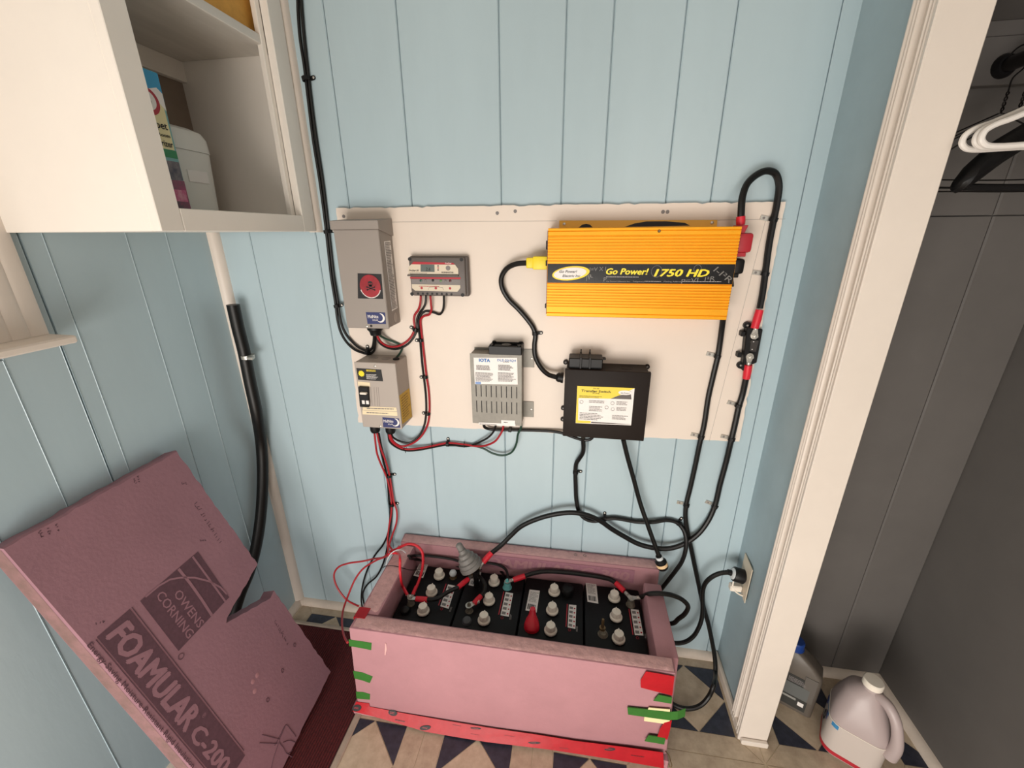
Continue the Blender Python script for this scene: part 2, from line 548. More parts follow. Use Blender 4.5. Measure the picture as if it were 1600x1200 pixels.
# ---- floor tiles: each 12 inch tile is diamond, four corner triangles and four mitred border strips
PIT, CXT, CYT, HS = 0.3055, 0.391, -0.1444, 0.097
def clip_poly(poly, axis, lim, keep_less):
    out = []
    for i in range(len(poly)):
        p, q = poly[i], poly[(i + 1) % len(poly)]
        a = p[axis] <= lim if keep_less else p[axis] >= lim
        b = q[axis] <= lim if keep_less else q[axis] >= lim
        if a:
            out.append(p)
        if a != b:
            t = (lim - p[axis]) / (q[axis] - p[axis])
            out.append((p[0] + t * (q[0] - p[0]), p[1] + t * (q[1] - p[1])))
    return out
def shrink(poly, g):
    cx = sum(p[0] for p in poly) / len(poly)
    cy = sum(p[1] for p in poly) / len(poly)
    n = len(poly)
    area = sum(poly[i][0] * poly[(i + 1) % n][1] - poly[(i + 1) % n][0] * poly[i][1] for i in range(n)) / 2
    s = 1 if area > 0 else -1
    out = []
    for i in range(n):
        p0, p1, p2 = Vector(poly[i - 1]), Vector(poly[i]), Vector(poly[(i + 1) % n])
        d1, d2 = (p1 - p0).normalized(), (p2 - p1).normalized()
        n1, n2 = Vector((-d1.y, d1.x)) * s, Vector((-d2.y, d2.x)) * s
        k = (n1 + n2)
        k = k / max(0.25, k.dot(n1))
        out.append((p1.x + k.x * g, p1.y + k.y * g))
    return out
def tile_piece(name, poly, m, g=0.0011):
    poly = clip_poly(poly, 1, 0.0, True)
    poly = clip_poly(poly, 0, XC, True)
    poly = clip_poly(poly, 0, XL, False)
    if len(poly) < 3:
        return
    q = shrink(poly, g)
    part(name, prism([(a, b, 0.0) for a, b in q], (0, 0, 0.0016)), m, floor)
for j in (0, -1, -2):
    for i in range(-4, 3):
        if (j == 0 and i in (-2, -1)) or (j < 0 and i == -4):
            continue
        cx, cy, h, H = CXT + PIT * i, CYT + PIT * j, HS, PIT / 2
        tile_piece('tile_diamond', [(cx, cy - h), (cx + h, cy), (cx, cy + h), (cx - h, cy)], TILEB)
        for sx, sy in ((1, 1), (1, -1), (-1, 1), (-1, -1)):
            tile_piece('tile_triangle', [(cx + sx * h, cy + sy * h), (cx, cy + sy * h), (cx + sx * h, cy)], TILED)
        for sx, sy in ((1, 0), (-1, 0), (0, 1), (0, -1)):
            if sx:
                q = [(cx + sx * h, cy - h), (cx + sx * H, cy - H), (cx + sx * H, cy + H), (cx + sx * h, cy + h)]
            else:
                q = [(cx - h, cy + sy * h), (cx - H, cy + sy * H), (cx + H, cy + sy * H), (cx + h, cy + sy * h)]
            tile_piece('tile_border', q, TILEB2)

# dark red ribbed carpet with its metal edge strips
rug = thing('carpet_runner', 'dark red ribbed carpet on the floor under the leaning foam sheet', 'carpet', (-0.8, -0.6, 0.0))
bm = BM()
x = XL + 0.022
while x < -0.597:
    add_box(bm, (x, -2.58, 0.0018), (x + 0.0056, -0.1, 0.0062), 0.0016)
    x += 0.0074
part('pile_ribs', bm, RUG, rug, stuff=True)
part('backing', box((XL + 0.022, -2.58, 0.0), (-0.592, -0.098, 0.0035)), RUGSEAM, rug)
struct('trim_2', box((-0.592, -2.58, 0.0), (-0.573, -0.084, 0.007), 0.003), EDGEST)
struct('trim_3', box((XL + 0.022, -0.098, 0.0), (-0.592, -0.084, 0.007), 0.003), EDGEST)

# ------------------------------------------------------------------ wall cabinet, top left
CX, CZ = -0.682, 1.3345
cab = thing('wall_cabinet', 'open fronted cream white wall cabinet on the wall above the window sill', 'cabinet', (-0.84, -0.23, CZ))
YN, YB = -0.4515, -0.012
part('side_panel', prism([(XL, YN, CZ), (CX - 0.018, YN, CZ), (CX - 0.018, YN, 2.05), (XL, YN, 2.05)], (0, 0.016, 0), 0.001), CABW, cab)
part('bottom_panel', box((XL, YN + 0.016, CZ), (CX - 0.018, YB, CZ + 0.014)), CABW, cab)
part('end_panel', box((XL, -0.028, CZ + 0.014), (CX - 0.018, YB, 2.05)), CABW, cab)
part('back_panel', box((-0.985, YN + 0.016, CZ + 0.014), (-0.968, -0.028, 2.036)), PANELG, cab)
part('cleat', box((-0.968, YN + 0.016, 1.672), (-0.953, -0.028, 1.714), 0.001), CABW, cab)
part('shelf', box((-0.968, YN + 0.016, 1.714), (CX - 0.02, -0.028, 1.732), 0.0015), SHELFU, cab)
part('top_panel', box((XL, YN + 0.016, 2.036), (CX - 0.018, YB, 2.05)), CABW, cab)
fy0, fy1 = -0.408, -0.070
part('stile', box((CX - 0.018, YN, CZ), (CX, fy0, 2.05), 0.0012), CABW, cab)
part('stile', box((CX - 0.018, fy1, CZ), (CX, -0.022, 2.05), 0.0012), CABW, cab)
part('rail', box((CX - 0.0179, fy0 + 0.0002, CZ), (CX, fy1 - 0.0002, CZ + 0.037), 0.0012), CABW, cab)
part('rail', box((CX - 0.0179, fy0 + 0.0002, 2.0), (CX, fy1 - 0.0002, 2.05), 0.0012), CABW, cab)
part('stop_strip', box((CX - 0.03, fy1 - 0.014, CZ + 0.037), (CX - 0.0181, fy1 - 0.0005, 2.0), 0.001), CABW, cab)
part('corner_bead', quarter((CX - 0.018, 0.0, CZ - 0.002), (CX - 0.018, 0.0, 2.05), 0.024, (1, 0, 0), (0, -1, 0)), TRIMW, cab)

# carpet deodorizer box and white canister inside, tan card on the shelf
CF = CZ + 0.014
deo = thing('deodorizer_box', 'tall printed box of carpet deodorizer with blue top inside the wall cabinet', 'box', (-0.775, -0.367, CF))
part('carton', box((-0.80, -0.419, CF), (-0.75, -0.314, 1.597), 0.002), DEOTEAL, deo)
YU, ZU = Vector((0, 1, 0)), Vector((0, 0, 1))
def deo_patch(name, y0, y1, z0, z1, m, t=0.0004):
    return patch(rect((-0.75, y0, z0), YU, ZU, y1 - y0, z1 - z0), m, deo, name, th=t)
deo_patch('blue_top_print', -0.418, -0.3155, 1.553, 1.5955, DEOBLUE)
deo_patch('pale_yellow_print', -0.418, -0.3195, 1.475, 1.5535, DEOCREAM)
patch([(-0.75, -0.345, 1.565), (-0.75, -0.316, 1.538), (-0.75, -0.316, 1.565), (-0.75, -0.325, 1.572)], STICKW, deo, 'cloud_print', th=0.0006)
lg = patch(ellipse((-0.75, -0.348, 1.5465), YU, ZU, 0.021, 0.021), REDINK, deo, 'round_logo', th=0.0010)
patch(ellipse((-0.75, -0.348, 1.5475), YU, ZU, 0.0145, 0.0145), STICKW, lg, 'logo_centre', th=0.0014)
patch([(-0.75, -0.352, 1.54), (-0.75, -0.344, 1.539), (-0.75, -0.343, 1.547), (-0.75, -0.348, 1.5565), (-0.75, -0.353, 1.549)], INK, lg, 'logo_arm', th=0.0018)
letter('Carpet', (-0.75, -0.3235, 1.507), YU, ZU, INK, deo, height=0.0125, width=0.046, bold=0.02, align='RIGHT', off=0.0007)
letter('& Room', (-0.75, -0.3225, 1.4945), YU, ZU, INK, deo, height=0.006, width=0.032, bold=0.02, align='RIGHT', off=0.0007)
letter('Deodorizer', (-0.75, -0.321, 1.479), YU, ZU, INK, deo, height=0.0105, width=0.055, bold=0.02, align='RIGHT', off=0.0007)
deo_patch('green_band', -0.418, -0.3165, 1.4615, 1.4745, DEOGREEN)
deo_patch('house_photo', -0.418, -0.317, 1.425, 1.456, DEODARK2)
deo_patch('garden_photo', -0.418, -0.3155, 1.352, 1.4245, DEODARK)
deo_patch('flower_print', -0.37, -0.318, 1.388, 1.408, FLOWER, 0.0007)

can = thing('storage_canister', 'white rounded plastic canister with lid inside the wall cabinet', 'canister', (-0.878, -0.212, CF))
def rsq(s, r, z, c=(-0.878, -0.212), n=6):
    out = []
    for q, (sx, sy) in enumerate(((1, 1), (-1, 1), (-1, -1), (1, -1))):
        for k in range(n + 1):
            a = (q + k / n) * 1.5708
            out.append(Vector((c[0] + sx * (s - r) + r * math.cos(a), c[1] + sy * (s - r) + r * math.sin(a), z)))
    return out
def loft(loops, bm=None):
    bm = bm or BM()
    rings = [[bm.verts.new(p) for p in L] for L in loops]
    n = len(rings[0])
    for A, B in zip(rings, rings[1:]):
        for k in range(n):
            bm.faces.new((A[k], A[(k + 1) % n], B[(k + 1) % n], B[k]))
    bm.faces.new(rings[0][::-1])
    bm.faces.new(rings[-1])
    return bm
part('body', loft([rsq(0.056, 0.03, CF), rsq(0.058, 0.03, CF + 0.004), rsq(0.064, 0.034, CF + 0.145)]), CANW, can)
part('lid', loft([rsq(0.0655, 0.035, CF + 0.1455), rsq(0.0645, 0.035, CF + 0.172), rsq(0.059, 0.034, CF + 0.184), rsq(0.045, 0.03, CF + 0.191), rsq(0.02, 0.015, CF + 0.194)]), CANW, can)
part('paper_label', box((-0.8168, -0.235, CF + 0.085), (-0.8145, -0.185, CF + 0.108), 0.0005), STICKW, can)

tan = thing('shelf_carton', 'orange-tan carton on the upper shelf of the wall cabinet', 'box', (-0.80, -0.155, 1.732))
part('carton', box((-0.90, -0.25, 1.732), (-0.722, -0.06, 1.86), 0.003), BOXTAN, tan)
part('flap', box((-0.899, -0.249, 1.8605), (-0.723, -0.157, 1.863), 0.001), BOXTAN, tan)
part('flap', box((-0.899, -0.153, 1.8605), (-0.723, -0.061, 1.863), 0.001), BOXTAN, tan)

# ------------------------------------------------------------------ white mounting board on the back wall
YBD = -0.012
bT = [Vector(p) for p in [(-0.6234,-0.012,1.3903),(-0.1993,-0.012,1.3894),(0.1284,-0.012,1.3882),(0.4363,-0.012,1.3868)]]
bB = [Vector(p) for p in [(0.4388,-0.012,0.8009),(0.098,-0.012,0.7935),(-0.3643,-0.012,0.7877),(-0.6485,-0.012,0.7857)]]
board = thing('mounting_board', 'white equipment backboard with chipped edges fixed to the blue plank wall', 'board', (-0.106, -0.006, 0.79))
outline = bT + bB
rnd = random.Random(3)
ragged = []
for i in range(len(outline)):
    p, q = outline[i], outline[(i + 1) % len(outline)]
    n = max(2, int((q - p).length / 0.012))
    for k in range(n):
        w = p.lerp(q, k / n)
        j = 0 if k == 0 else (rnd.uniform(-1, 1) * 0.0008 + (0.0022 if rnd.random() < 0.12 else 0))
        d = (q - p).normalized()
        nin = Vector((d.z, 0, -d.x))
        ragged.append(w + nin * j)
part('panel', prism([(p.x, YBD, p.z) for p in ragged], (0, 0.0118, 0)), WHITEBOARD, board)
for c in [(-0.6051,-0.0125,1.3703),(-0.2043,-0.0125,1.3724),(-0.1604,-0.0125,1.376),(0.181,-0.0125,1.3698),(0.1908,-0.0125,1.3696),(-0.1362,-0.0125,1.0182)]:
    bm = cyl((c[0], -0.0118, c[2]), (c[0], -0.0128, c[2]), 0.0042, 12)
    add_cyl(bm, (c[0], -0.0128, c[2]), (c[0], -0.0132, c[2]), 0.0022, 6)
    part('screw', bm, INKG, board)
part('pencil_line', tube([(-0.4802,-0.0121,1.3552),(-0.0603,-0.0121,1.3535)], 0.0005, 5), INKF, board)
part('pencil_line', tube([(0.402,-0.0121,1.3482),(0.364,-0.0121,0.7954)], 0.0005, 5), INKF, board)
part('pencil_line', tube([(0.2997,-0.0121,1.3507),(0.442,-0.0121,1.3517)], 0.0005, 5), INKF, board)

# ------------------------------------------------------------------ solar combiner box (upper grey box)
com = thing('combiner_box', 'tall grey steel combiner box with skull sticker, upper box on the white board', 'electrical box', (-0.536, -0.05, 1.096))
cx0, cx1, cz0, cz1 = -0.596, -0.4795, 1.097, 1.338
YC = -0.088
part('body', box((cx0, YC + 0.004, cz0 + 0.002), (cx1, -0.0122, cz1), 0.002), GREYBOX, com)
part('front_cover', box((cx0 + 0.001, YC, cz0), (cx1 + 0.001, YC + 0.0045, cz1), 0.0018), GREYBOX, com)
part('rain_hood', prism([(cx0 - 0.003, -0.0122, 1.3635), (cx0 - 0.003, YC - 0.004, 1.358), (cx0 - 0.003, YC - 0.004, 1.338), (cx0 - 0.003, YC - 0.0015, 1.338), (cx0 - 0.003, -0.012, 1.322)], (cx1 - cx0 + 0.007, 0, 0), 0.0008), GREYBOX, com)
sk = patch([(-0.5537,-0.0881,1.1738),(-0.4856,-0.0881,1.1734),(-0.483,-0.0881,1.2343),(-0.5456,-0.0881,1.2358)], INK, com, 'skull_sticker', th=0.0004)
_c = Vector((-0.5158,-0.0886,1.2042))
patch(ellipse(_c, XA, ZA, 0.0275, 0.0285, 32), SKULLR, sk, 'red_disc', th=0.0008, nrm=(0, -1, 0))
# skull and crossed bones
bm = BM()
def flat_poly(bm, pts, d=0.0006):
    return add_hex(bm, [V(p) for p in pts], [V(p) + Vector((0, -d, 0)) for p in pts])
yk = YC - 0.0013
sc = _c + Vector((0.001, 0, 0.004))
sc.y = yk
flat_poly(bm, ellipse(sc + ZA * 0.003, XA, ZA, 0.0062, 0.0062, 18))
flat_poly(bm, [sc + Vector(p) for p in ((-0.0038, 0, -0.0055), (0.0038, 0, -0.0055), (0.0042, 0, 0), (-0.0042, 0, 0))])
for s in (-1, 1):
    a, b = sc + Vector((-0.010 * s, 0, -0.0125)), sc + Vector((0.010 * s, 0, -0.0055))
    d = (b - a).normalized()
    n = Vector((-d.z, 0, d.x)) * 0.0011
    flat_poly(bm, [a - n, b - n, b + n, a + n])
    for e in (a, b):
        flat_poly(bm, ellipse(e, XA, ZA, 0.0019, 0.0019, 10))
part('skull_print', bm, INK, sk)
bm = BM()
for s in (-1, 1):
    flat_poly(bm, ellipse(sc + Vector((0.0026 * s, -0.0006, 0.0028)), XA, ZA, 0.0017, 0.0019, 10), 0.0004)
part('eye_print', bm, SKULLR, sk)
bm = BM()
for k in range(22):
    a = math.radians(200 + k * 6.6)
    c = _c + Vector((math.cos(a) * 0.0272, 0, math.sin(a) * 0.028))
    c.y = yk
    t, r = Vector((-math.sin(a), 0, math.cos(a))) * 0.0012, Vector((math.cos(a), 0, math.sin(a))) * 0.0011
    flat_poly(bm, [c - t - r, c + t - r, c + t + r, c - t + r])
part('rim_print', bm, STICKW, sk)
sl = patch([(-0.4793,-0.062,1.31),(-0.4793,-0.026,1.311),(-0.4793,-0.024,1.14),(-0.4793,-0.058,1.138)], STICKW, com, 'white_rating_label', th=0.0004, nrm=(1, 0, 0))
micro((-0.4789, -0.060, 1.142), (0, 1, 0), ZA, 0.033, 0.166, 44, INKG, sl, 5)
part('oval_knockout', prism(ellipse((cx1, -0.042, 1.118), YU, ZA, 0.008, 0.013, 18), (0.0012, 0, 0)), GREYBOX2, com)
def moon_sticker(parent, pts, y, name='blue_moon_sticker'):
    """navy sticker with the maker's name and a crescent moon"""
    st = patch(pts, NAVY, parent, name, th=0.0005, nrm=(0, -1, 0))
    a, b, c, d = [V(p) for p in pts]
    w, h = (b - a).length, (d - a).length
    U = (b - a).normalized()
    o = a + Vector((0, -0.0006, 0))
    letter('MidNite', o + U * w * 0.07 + ZA * h * 0.5, U, ZA, STICKW, st, height=h * 0.30, width=w * 0.56, bold=0.01)
    letter('SOLAR', o + U * w * 0.30 + ZA * h * 0.26, U, ZA, STICKW, st, height=h * 0.15, width=w * 0.30, bold=0.005)
    cc = o + U * w * 0.74 + ZA * h * 0.52
    outer = [cc + U * (h * 0.40 * math.cos(t)) + ZA * (h * 0.40 * math.sin(t)) for t in [math.radians(x) for x in range(-125, 86, 15)]]
    inner = [cc + U * (-h * 0.10 + h * 0.33 * math.cos(t)) + ZA * (h * 0.03 + h * 0.34 * math.sin(t)) for t in [math.radians(x) for x in range(80, -121, -20)]]
    bm = BM()
    m = 8
    def at(L, f):
        x = f * (len(L) - 1); k = min(int(x), len(L) - 2)
        return L[k].lerp(L[k + 1], x - k)
    for k in range(m):
        q = [at(outer, k / m), at(outer, (k + 1) / m), at(inner, 1 - (k + 1) / m), at(inner, 1 - k / m)]
        flat_poly(bm, q, 0.0004)
    part('crescent_print', bm, STICKW, st)
    return st
moon_sticker(com, [(-0.536,-0.0881,1.109),(-0.4855,-0.0881,1.1099),(-0.4847,-0.0881,1.1394),(-0.5368,-0.0881,1.1391)], YC)
for c, m in (((-0.5395,-0.0882,1.1026), METAL), ((-0.5269,-0.0882,1.1037), INK)):
    part('cover_screw', lathe([(0.0032, 0), (0.0032, 0.001), (0.0015, 0.0018)], (c[0], YC, c[2]), (0, -1, 0), 12), m, com)
_g = (-0.5366,-0.052,1.0841)
part('cable_gland', lathe([(0.021, 0), (0.021, 0.010), (0.016, 0.016), (0.014, 0.026)], (_g[0], -0.05, cz0), (0, 0, -1), 20), BLACKP, com)

# ------------------------------------------------------------------ breaker box (lower light-grey box)
brk = thing('breaker_box', 'light grey breaker box with two-pole breaker and yellow side sticker, below combiner box', 'electrical box', (-0.53, -0.05, 0.812))
bx0, bx1, bz0, bz1 = -0.589, -0.4715, 0.812, 1.005
YK = -0.090
part('body', box((bx0 + 0.001, YK + 0.003, bz0 + 0.001), (bx1 - 0.0005, -0.0122, bz1 - 0.001), 0.0015), GREYBOX2, brk)
part('front_cover', box((bx0, YK, bz0), (bx1, YK + 0.0035, bz1), 0.0014), GREYBOX2, brk)
for c in ((-0.556, -0.045), (-0.518, -0.045)):
    part('knockout', lathe([(0.013, 0), (0.013, 0.0008), (0.0115, 0.0012)], (c[0], c[1], bz1 - 0.001), (0, 0, 1), 20), GREYBOX, brk)
part('wire_bushing', lathe([(0.009, 0), (0.009, 0.003), (0.006, 0.0045)], (-0.486, -0.05, bz1 - 0.001), (0, 0, 1), 16), BLACKP, brk)
part('cover_screw', lathe([(0.0034, 0), (0.0034, 0.001), (0.0016, 0.002)], (-0.5293,-0.09,0.9955), (0, -1, 0), 12), METAL, brk)
part('cover_screw', lathe([(0.0034, 0), (0.0034, 0.001), (0.0016, 0.002)], (-0.5356,-0.09,0.8176), (0, -1, 0), 12), METAL, brk)
sun = patch([(-0.5833,-0.0901,0.9544),(-0.5114,-0.0901,0.9534),(-0.5127,-0.0901,0.9864),(-0.5839,-0.0901,0.9878)], INK, brk, 'sun_sticker', th=0.0005, nrm=(0, -1, 0))
_s = Vector((-0.571,-0.0908,0.9728))
star = []
for k in range(24):
    a = k / 24 * 6.28318
    r = 0.0093 if k % 2 == 0 else 0.0072
    star.append(_s + Vector((math.cos(a) * r, 0, math.sin(a) * r)))
part('sun_print', prism(star, (0, -0.0005, 0)), mat('sun_yellow_ink', (244, 220, 40), 0.5), sun)
_t = (-0.5558,-0.0907,0.9793)
micro(_t, XA, ZA, 0.035, 0.006, 2, STICKY, sun, 8, off=0.0002)
_t = (-0.5578,-0.0907,0.9573)
micro(_t, XA, ZA, 0.036, 0.015, 5, STICKW, sun, 9, off=0.0002, fill=0.35)
def tape_label(parent, pts, seed, txt=True):
    s = patch(pts, CREAMST, parent, 'typed_label', th=0.0004, nrm=(0, -1, 0))
    if txt:
        a, b, c, d = [V(p) for p in pts]
        micro(a + (b - a) * 0.12 + (d - a) * 0.32, b - a, d - a, (b - a).length * 0.8, (d - a).length * 0.4, 1, INKG, s, seed, off=0.0009)
    return s
tape_label(brk, [(-0.5862,-0.0901,0.937),(-0.5507,-0.0901,0.9361),(-0.5505,-0.0901,0.9478),(-0.5853,-0.0901,0.9493)], 1, False)
tape_label(brk, [(-0.5822,-0.0901,0.8643),(-0.4812,-0.0901,0.8675),(-0.4823,-0.0901,0.8782),(-0.5805,-0.0901,0.876)], 2)
tape_label(brk, [(-0.5849,-0.0901,0.8514),(-0.4813,-0.0901,0.853),(-0.4811,-0.0901,0.8656),(-0.5833,-0.0901,0.8635)], 3)
bkr = part('breaker', prism([(-0.585,-0.0902,0.8778),(-0.5584,-0.0902,0.8774),(-0.5535,-0.0902,0.936),(-0.5815,-0.0902,0.9365)], (0, -0.009, 0), 0.0008), BLACKP, brk)
_h = (-0.5648,-0.101,0.9218)
part('toggle_handle', box((_h[0] - 0.0105, -0.1075, _h[2] - 0.004), (_h[0] + 0.0085, -0.0985, _h[2] + 0.002), 0.0012), WHITEP, bkr)
for dx in (-0.0055, 0.0065):
    c = (-0.5664,-0.1,0.8931)
    part('rating_tag', box((c[0] + dx - 0.0042, -0.1, c[2] - 0.006), (c[0] + dx + 0.0042, -0.0985, c[2] + 0.005), 0.0004), STICKW, bkr)
bm = BM()
for p in ([(-0.5491,-0.0902,0.9344),(-0.5525,-0.0902,0.8793)], [(-0.5397,-0.0902,0.9349),(-0.5439,-0.0902,0.8798)], [(-0.5332,-0.0902,0.9352),(-0.5355,-0.0902,0.8793)], [(-0.5276,-0.0902,0.9355),(-0.5299,-0.0902,0.8787)]):
    add_tube(bm, p, 0.0004, 5, sm=False)
part('blank_slots', bm, INKG, brk)
ys = patch([(bx1 - 0.0004, -0.084, 0.826), (bx1 - 0.0004, -0.016, 0.818), (bx1 - 0.0004, -0.016, 0.908), (bx1 - 0.0004, -0.084, 0.912)], MUSTARD, brk, 'yellow_warning_sticker', th=0.0005, nrm=(1, 0, 0))
micro((bx1 + 0.0003, -0.078, 0.834), (0, 1, 0), ZA, 0.056, 0.07, 9, mat('brown_ink', (120, 88, 26), 0.6), ys, 12, off=0.0003, fill=0.3)
moon_sticker(brk, [(-0.5273,-0.0901,0.8152),(-0.4763,-0.0901,0.8171),(-0.4778,-0.0901,0.8454),(-0.5264,-0.0901,0.8459)], YK)
for q in ((-0.5749,-0.052,0.7759), (-0.5269,-0.052,0.7761)):
    part('cable_gland', lathe([(0.0165, 0), (0.0165, 0.010), (0.0145, 0.0115), (0.0145, 0.028), (0.012, 0.034)], (q[0], -0.05, bz0), (0, 0, -1), 18), BLACKP, brk)

# ------------------------------------------------------------------ charge controller
ctl = thing('charge_controller', 'dark grey solar charge controller with LCD reading 2.6 beside the combiner box', 'controller', (-0.355, -0.03, 1.174))
kx0, kx1, kz0, kz1, YT = -0.4325, -0.278, 1.174, 1.2735, -0.040
part('case', box((kx0, YT + 0.010, kz0), (kx1, -0.0122, kz1), 0.005, 3), CTRL, ctl)
part('front_casting', box((kx0 + 0.003, YT, kz0 + 0.003), (kx1 - 0.006, YT + 0.010, kz1 - 0.003), 0.003, 2), CTRL, ctl)
part('ridge', box((kx0 - 0.002, YT - 0.006, 1.2255), (kx1 - 0.022, YT + 0.002, 1.2295), 0.001), CTRL, ctl)
for c in [(-0.4259,-0.04,1.267),(-0.2914,-0.04,1.2661),(-0.428,-0.04,1.1801),(-0.2928,-0.04,1.1793)]:
    bm = cyl((c[0], YT - 0.0002, c[2]), (c[0], YT - 0.0009, c[2]), 0.0046, 14)
    part('mounting_hole', bm, INK, ctl)
cy_ = -.0402
p1 = patch([(-0.4327,-0.0402,1.2302),(-0.3011,-0.0402,1.2299),(-0.301,-0.0402,1.2439),(-0.3085,-0.0402,1.2537),(-0.4227,-0.0402,1.2545),(-0.4311,-0.0402,1.2474)], IVORY, ctl, 'upper_faceplate', th=0.0005, nrm=(0, -1, 0))
patch([(-0.4226,-0.0404,1.2547),(-0.3078,-0.0404,1.2543),(-0.3143,-0.0404,1.2583),(-0.4163,-0.0404,1.2609)], REDINK, ctl, 'upper_red_stripe', th=0.0005, nrm=(0, -1, 0))
patch([(-0.4293,-0.0402,1.2189),(-0.2967,-0.0402,1.2188),(-0.2952,-0.0402,1.2232),(-0.4296,-0.0402,1.2231)], REDINK, ctl, 'lower_red_stripe', th=0.0005, nrm=(0, -1, 0))
patch([(-0.4267,-0.0402,1.2057),(-0.2975,-0.0402,1.2043),(-0.2968,-0.0402,1.2173),(-0.4262,-0.0402,1.2181)], INKG, ctl, 'grey_band', th=0.0005, nrm=(0, -1, 0))
p2 = patch([(-0.4185,-0.0402,1.1888),(-0.3059,-0.0402,1.1874),(-0.2978,-0.0402,1.1969),(-0.2975,-0.0402,1.204),(-0.4261,-0.0402,1.2051),(-0.4264,-0.0402,1.1954)], IVORY, ctl, 'lower_faceplate', th=0.0005, nrm=(0, -1, 0))
lcd = patch([(-0.3994,-0.0405,1.2364),(-0.3626,-0.0405,1.236),(-0.3619,-0.0405,1.2535),(-0.3979,-0.0405,1.254)], LCD, ctl, 'lcd_window', th=0.0009, nrm=(0, -1, 0))
letter('2.6', (-0.3854,-0.0416,1.2389), XA, ZA, INK, lcd, height=0.0085, width=0.0125, bold=0.01, shear=0.15)
letter('ProStar-30', (-0.4298,-0.041,1.2374), XA, ZA, INK, p1, height=0.0042, width=0.0255, bold=0.03, shear=0.3)
letter('MORNINGSTAR', (-0.3444,-0.041,1.2332), XA, ZA, INK, p1, height=0.0038, width=0.031, bold=0.02)
letter('ProStar', (-0.3341,-0.0412,1.2556), XA, ZA, STICKW, ctl, height=0.0036, width=0.017, shear=0.3, bold=0.01)
micro((-0.4293,-0.0405,1.2315), XA, ZA, 0.062, 0.0025, 1, INKG, p1, 21)
part('logo_ring', prism(ellipse((-0.3268,-0.0408,1.2456), XA, ZA, 0.006, 0.006, 20), (0, -0.0004, 0)), INKG, p1)
for k, q in enumerate([(-0.3523,-0.0408,1.2507),(-0.3526,-0.0408,1.2458),(-0.353,-0.0408,1.2409)]):
    part('indicator', lathe([(0.0018, 0), (0.0018, 0.0006)], q, (0, -1, 0), 10), INK if k != 1 else REDINK, p1)
for k, q in enumerate([(-0.4005,-0.0408,1.2144),(-0.3883,-0.0408,1.2145),(-0.3685,-0.0408,1.2153),(-0.3476,-0.0408,1.2143),(-0.3357,-0.0408,1.2142),(-0.323,-0.0408,1.2145)]):
    part('status_lamp', lathe([(0.0032, 0), (0.0032, 0.0008), (0.0015, 0.0016)], q, (0, -1, 0), 14), (mat('green_lens', (52, 84, 70), 0.3), INKG, INK, mat('dim_green_lens', (96, 130, 84), 0.3), INKG, mat('dark_red_lens', (84, 30, 32), 0.3))[k], ctl)
micro((-0.407,-0.0408,1.1993), XA, ZA, 0.055, 0.002, 1, REDINK, p2, 22)
for q in [(-0.4002,-0.0408,1.1958),(-0.3623,-0.0408,1.1956),(-0.3248,-0.0408,1.1957)]:
    part('terminal_symbol', prism(ellipse(q, XA, ZA, 0.0032, 0.0032, 14), (0, -0.0004, 0)), REDINK, p2)
part('battery_bracket', tube([(-0.3824,-0.0409,1.1917),(-0.3807,-0.0409,1.1972),(-0.362,-0.0409,1.1992),(-0.3437,-0.0409,1.197),(-0.3428,-0.0409,1.1916)], 0.0004, 5, sm=False), INKG, p2)
for q in [(-0.4114,-0.0402,1.1815),(-0.3984,-0.0402,1.1813),(-0.3861,-0.0402,1.1813),(-0.3732,-0.0402,1.1812),(-0.3604,-0.0402,1.181),(-0.3476,-0.0402,1.1809),(-0.3348,-0.0402,1.1807),(-0.3221,-0.0402,1.1807)]:
    part('terminal_screw', lathe([(0.003, 0), (0.003, 0.0006)], q, (0, -1, 0), 10), INK, ctl)

# ------------------------------------------------------------------ battery charger / converter with fan on top
cnv = thing('battery_charger', 'silver slotted battery charger with black fan on top, middle of the white board', 'charger', (-0.208, -0.04, 0.83))
vx0, vx1, vz0, vz1, YV = -0.276, -0.1385, 0.830, 1.031, -0.058
part('body', box((vx0 + 0.001, YV + 0.002, vz0 + 0.001), (vx1 - 0.001, -0.0125, vz1 - 0.001), 0.001), GALV, cnv)
# front cover with two rows of nine real slots
sx = [vx0 + 0.0135 + k * 0.01385 for k in range(9)]
bm = BM()
def add_slotted(bm, x0, x1, zlo, zhi, zs0, zs1, yb, yf, w):
    add_box(bm, (x0, yf, zlo), (x1, yb, zs0))
    add_box(bm, (x0, yf, zs1), (x1, yb, zhi))
    xx = x0
    for c in sx:
        add_box(bm, (xx, yf, zs0), (c - w, yb, zs1))
        xx = c + w
    add_box(bm, (xx, yf, zs0), (x1, yb, zs1))
add_slotted(bm, vx0, vx1, vz0, 0.9045, 0.8640, 0.8985, YV + 0.0018, YV, 0.0013)
add_slotted(bm, vx0, vx1, 0.9045, vz1, 0.9105, 0.9435, YV + 0.0018, YV, 0.0013)
part('slotted_cover', bm, GALV, cnv)
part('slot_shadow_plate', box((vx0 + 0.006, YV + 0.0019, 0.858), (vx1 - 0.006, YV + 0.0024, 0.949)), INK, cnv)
part('top_flange', box((vx0 + 0.002, -0.0145, vz1 - 0.001), (-0.232, -0.0122, vz1 + 0.005)), GALV, cnv)
for z0, z1 in ((0.985, 1.036), (0.838, 0.885)):
    bm = box((vx1 - 0.003, -0.0145, z0), (-0.1105, -0.0122, z1), 0.0004)
    tb = part('mounting_tab', bm, GALV, cnv)
    part('tab_screw', lathe([(0.0036, 0), (0.0036, 0.0012), (0.0016, 0.002)], (-0.1165, -0.0145, (z0 + z1) / 2), (0, -1, 0), 12), METAL, tb)
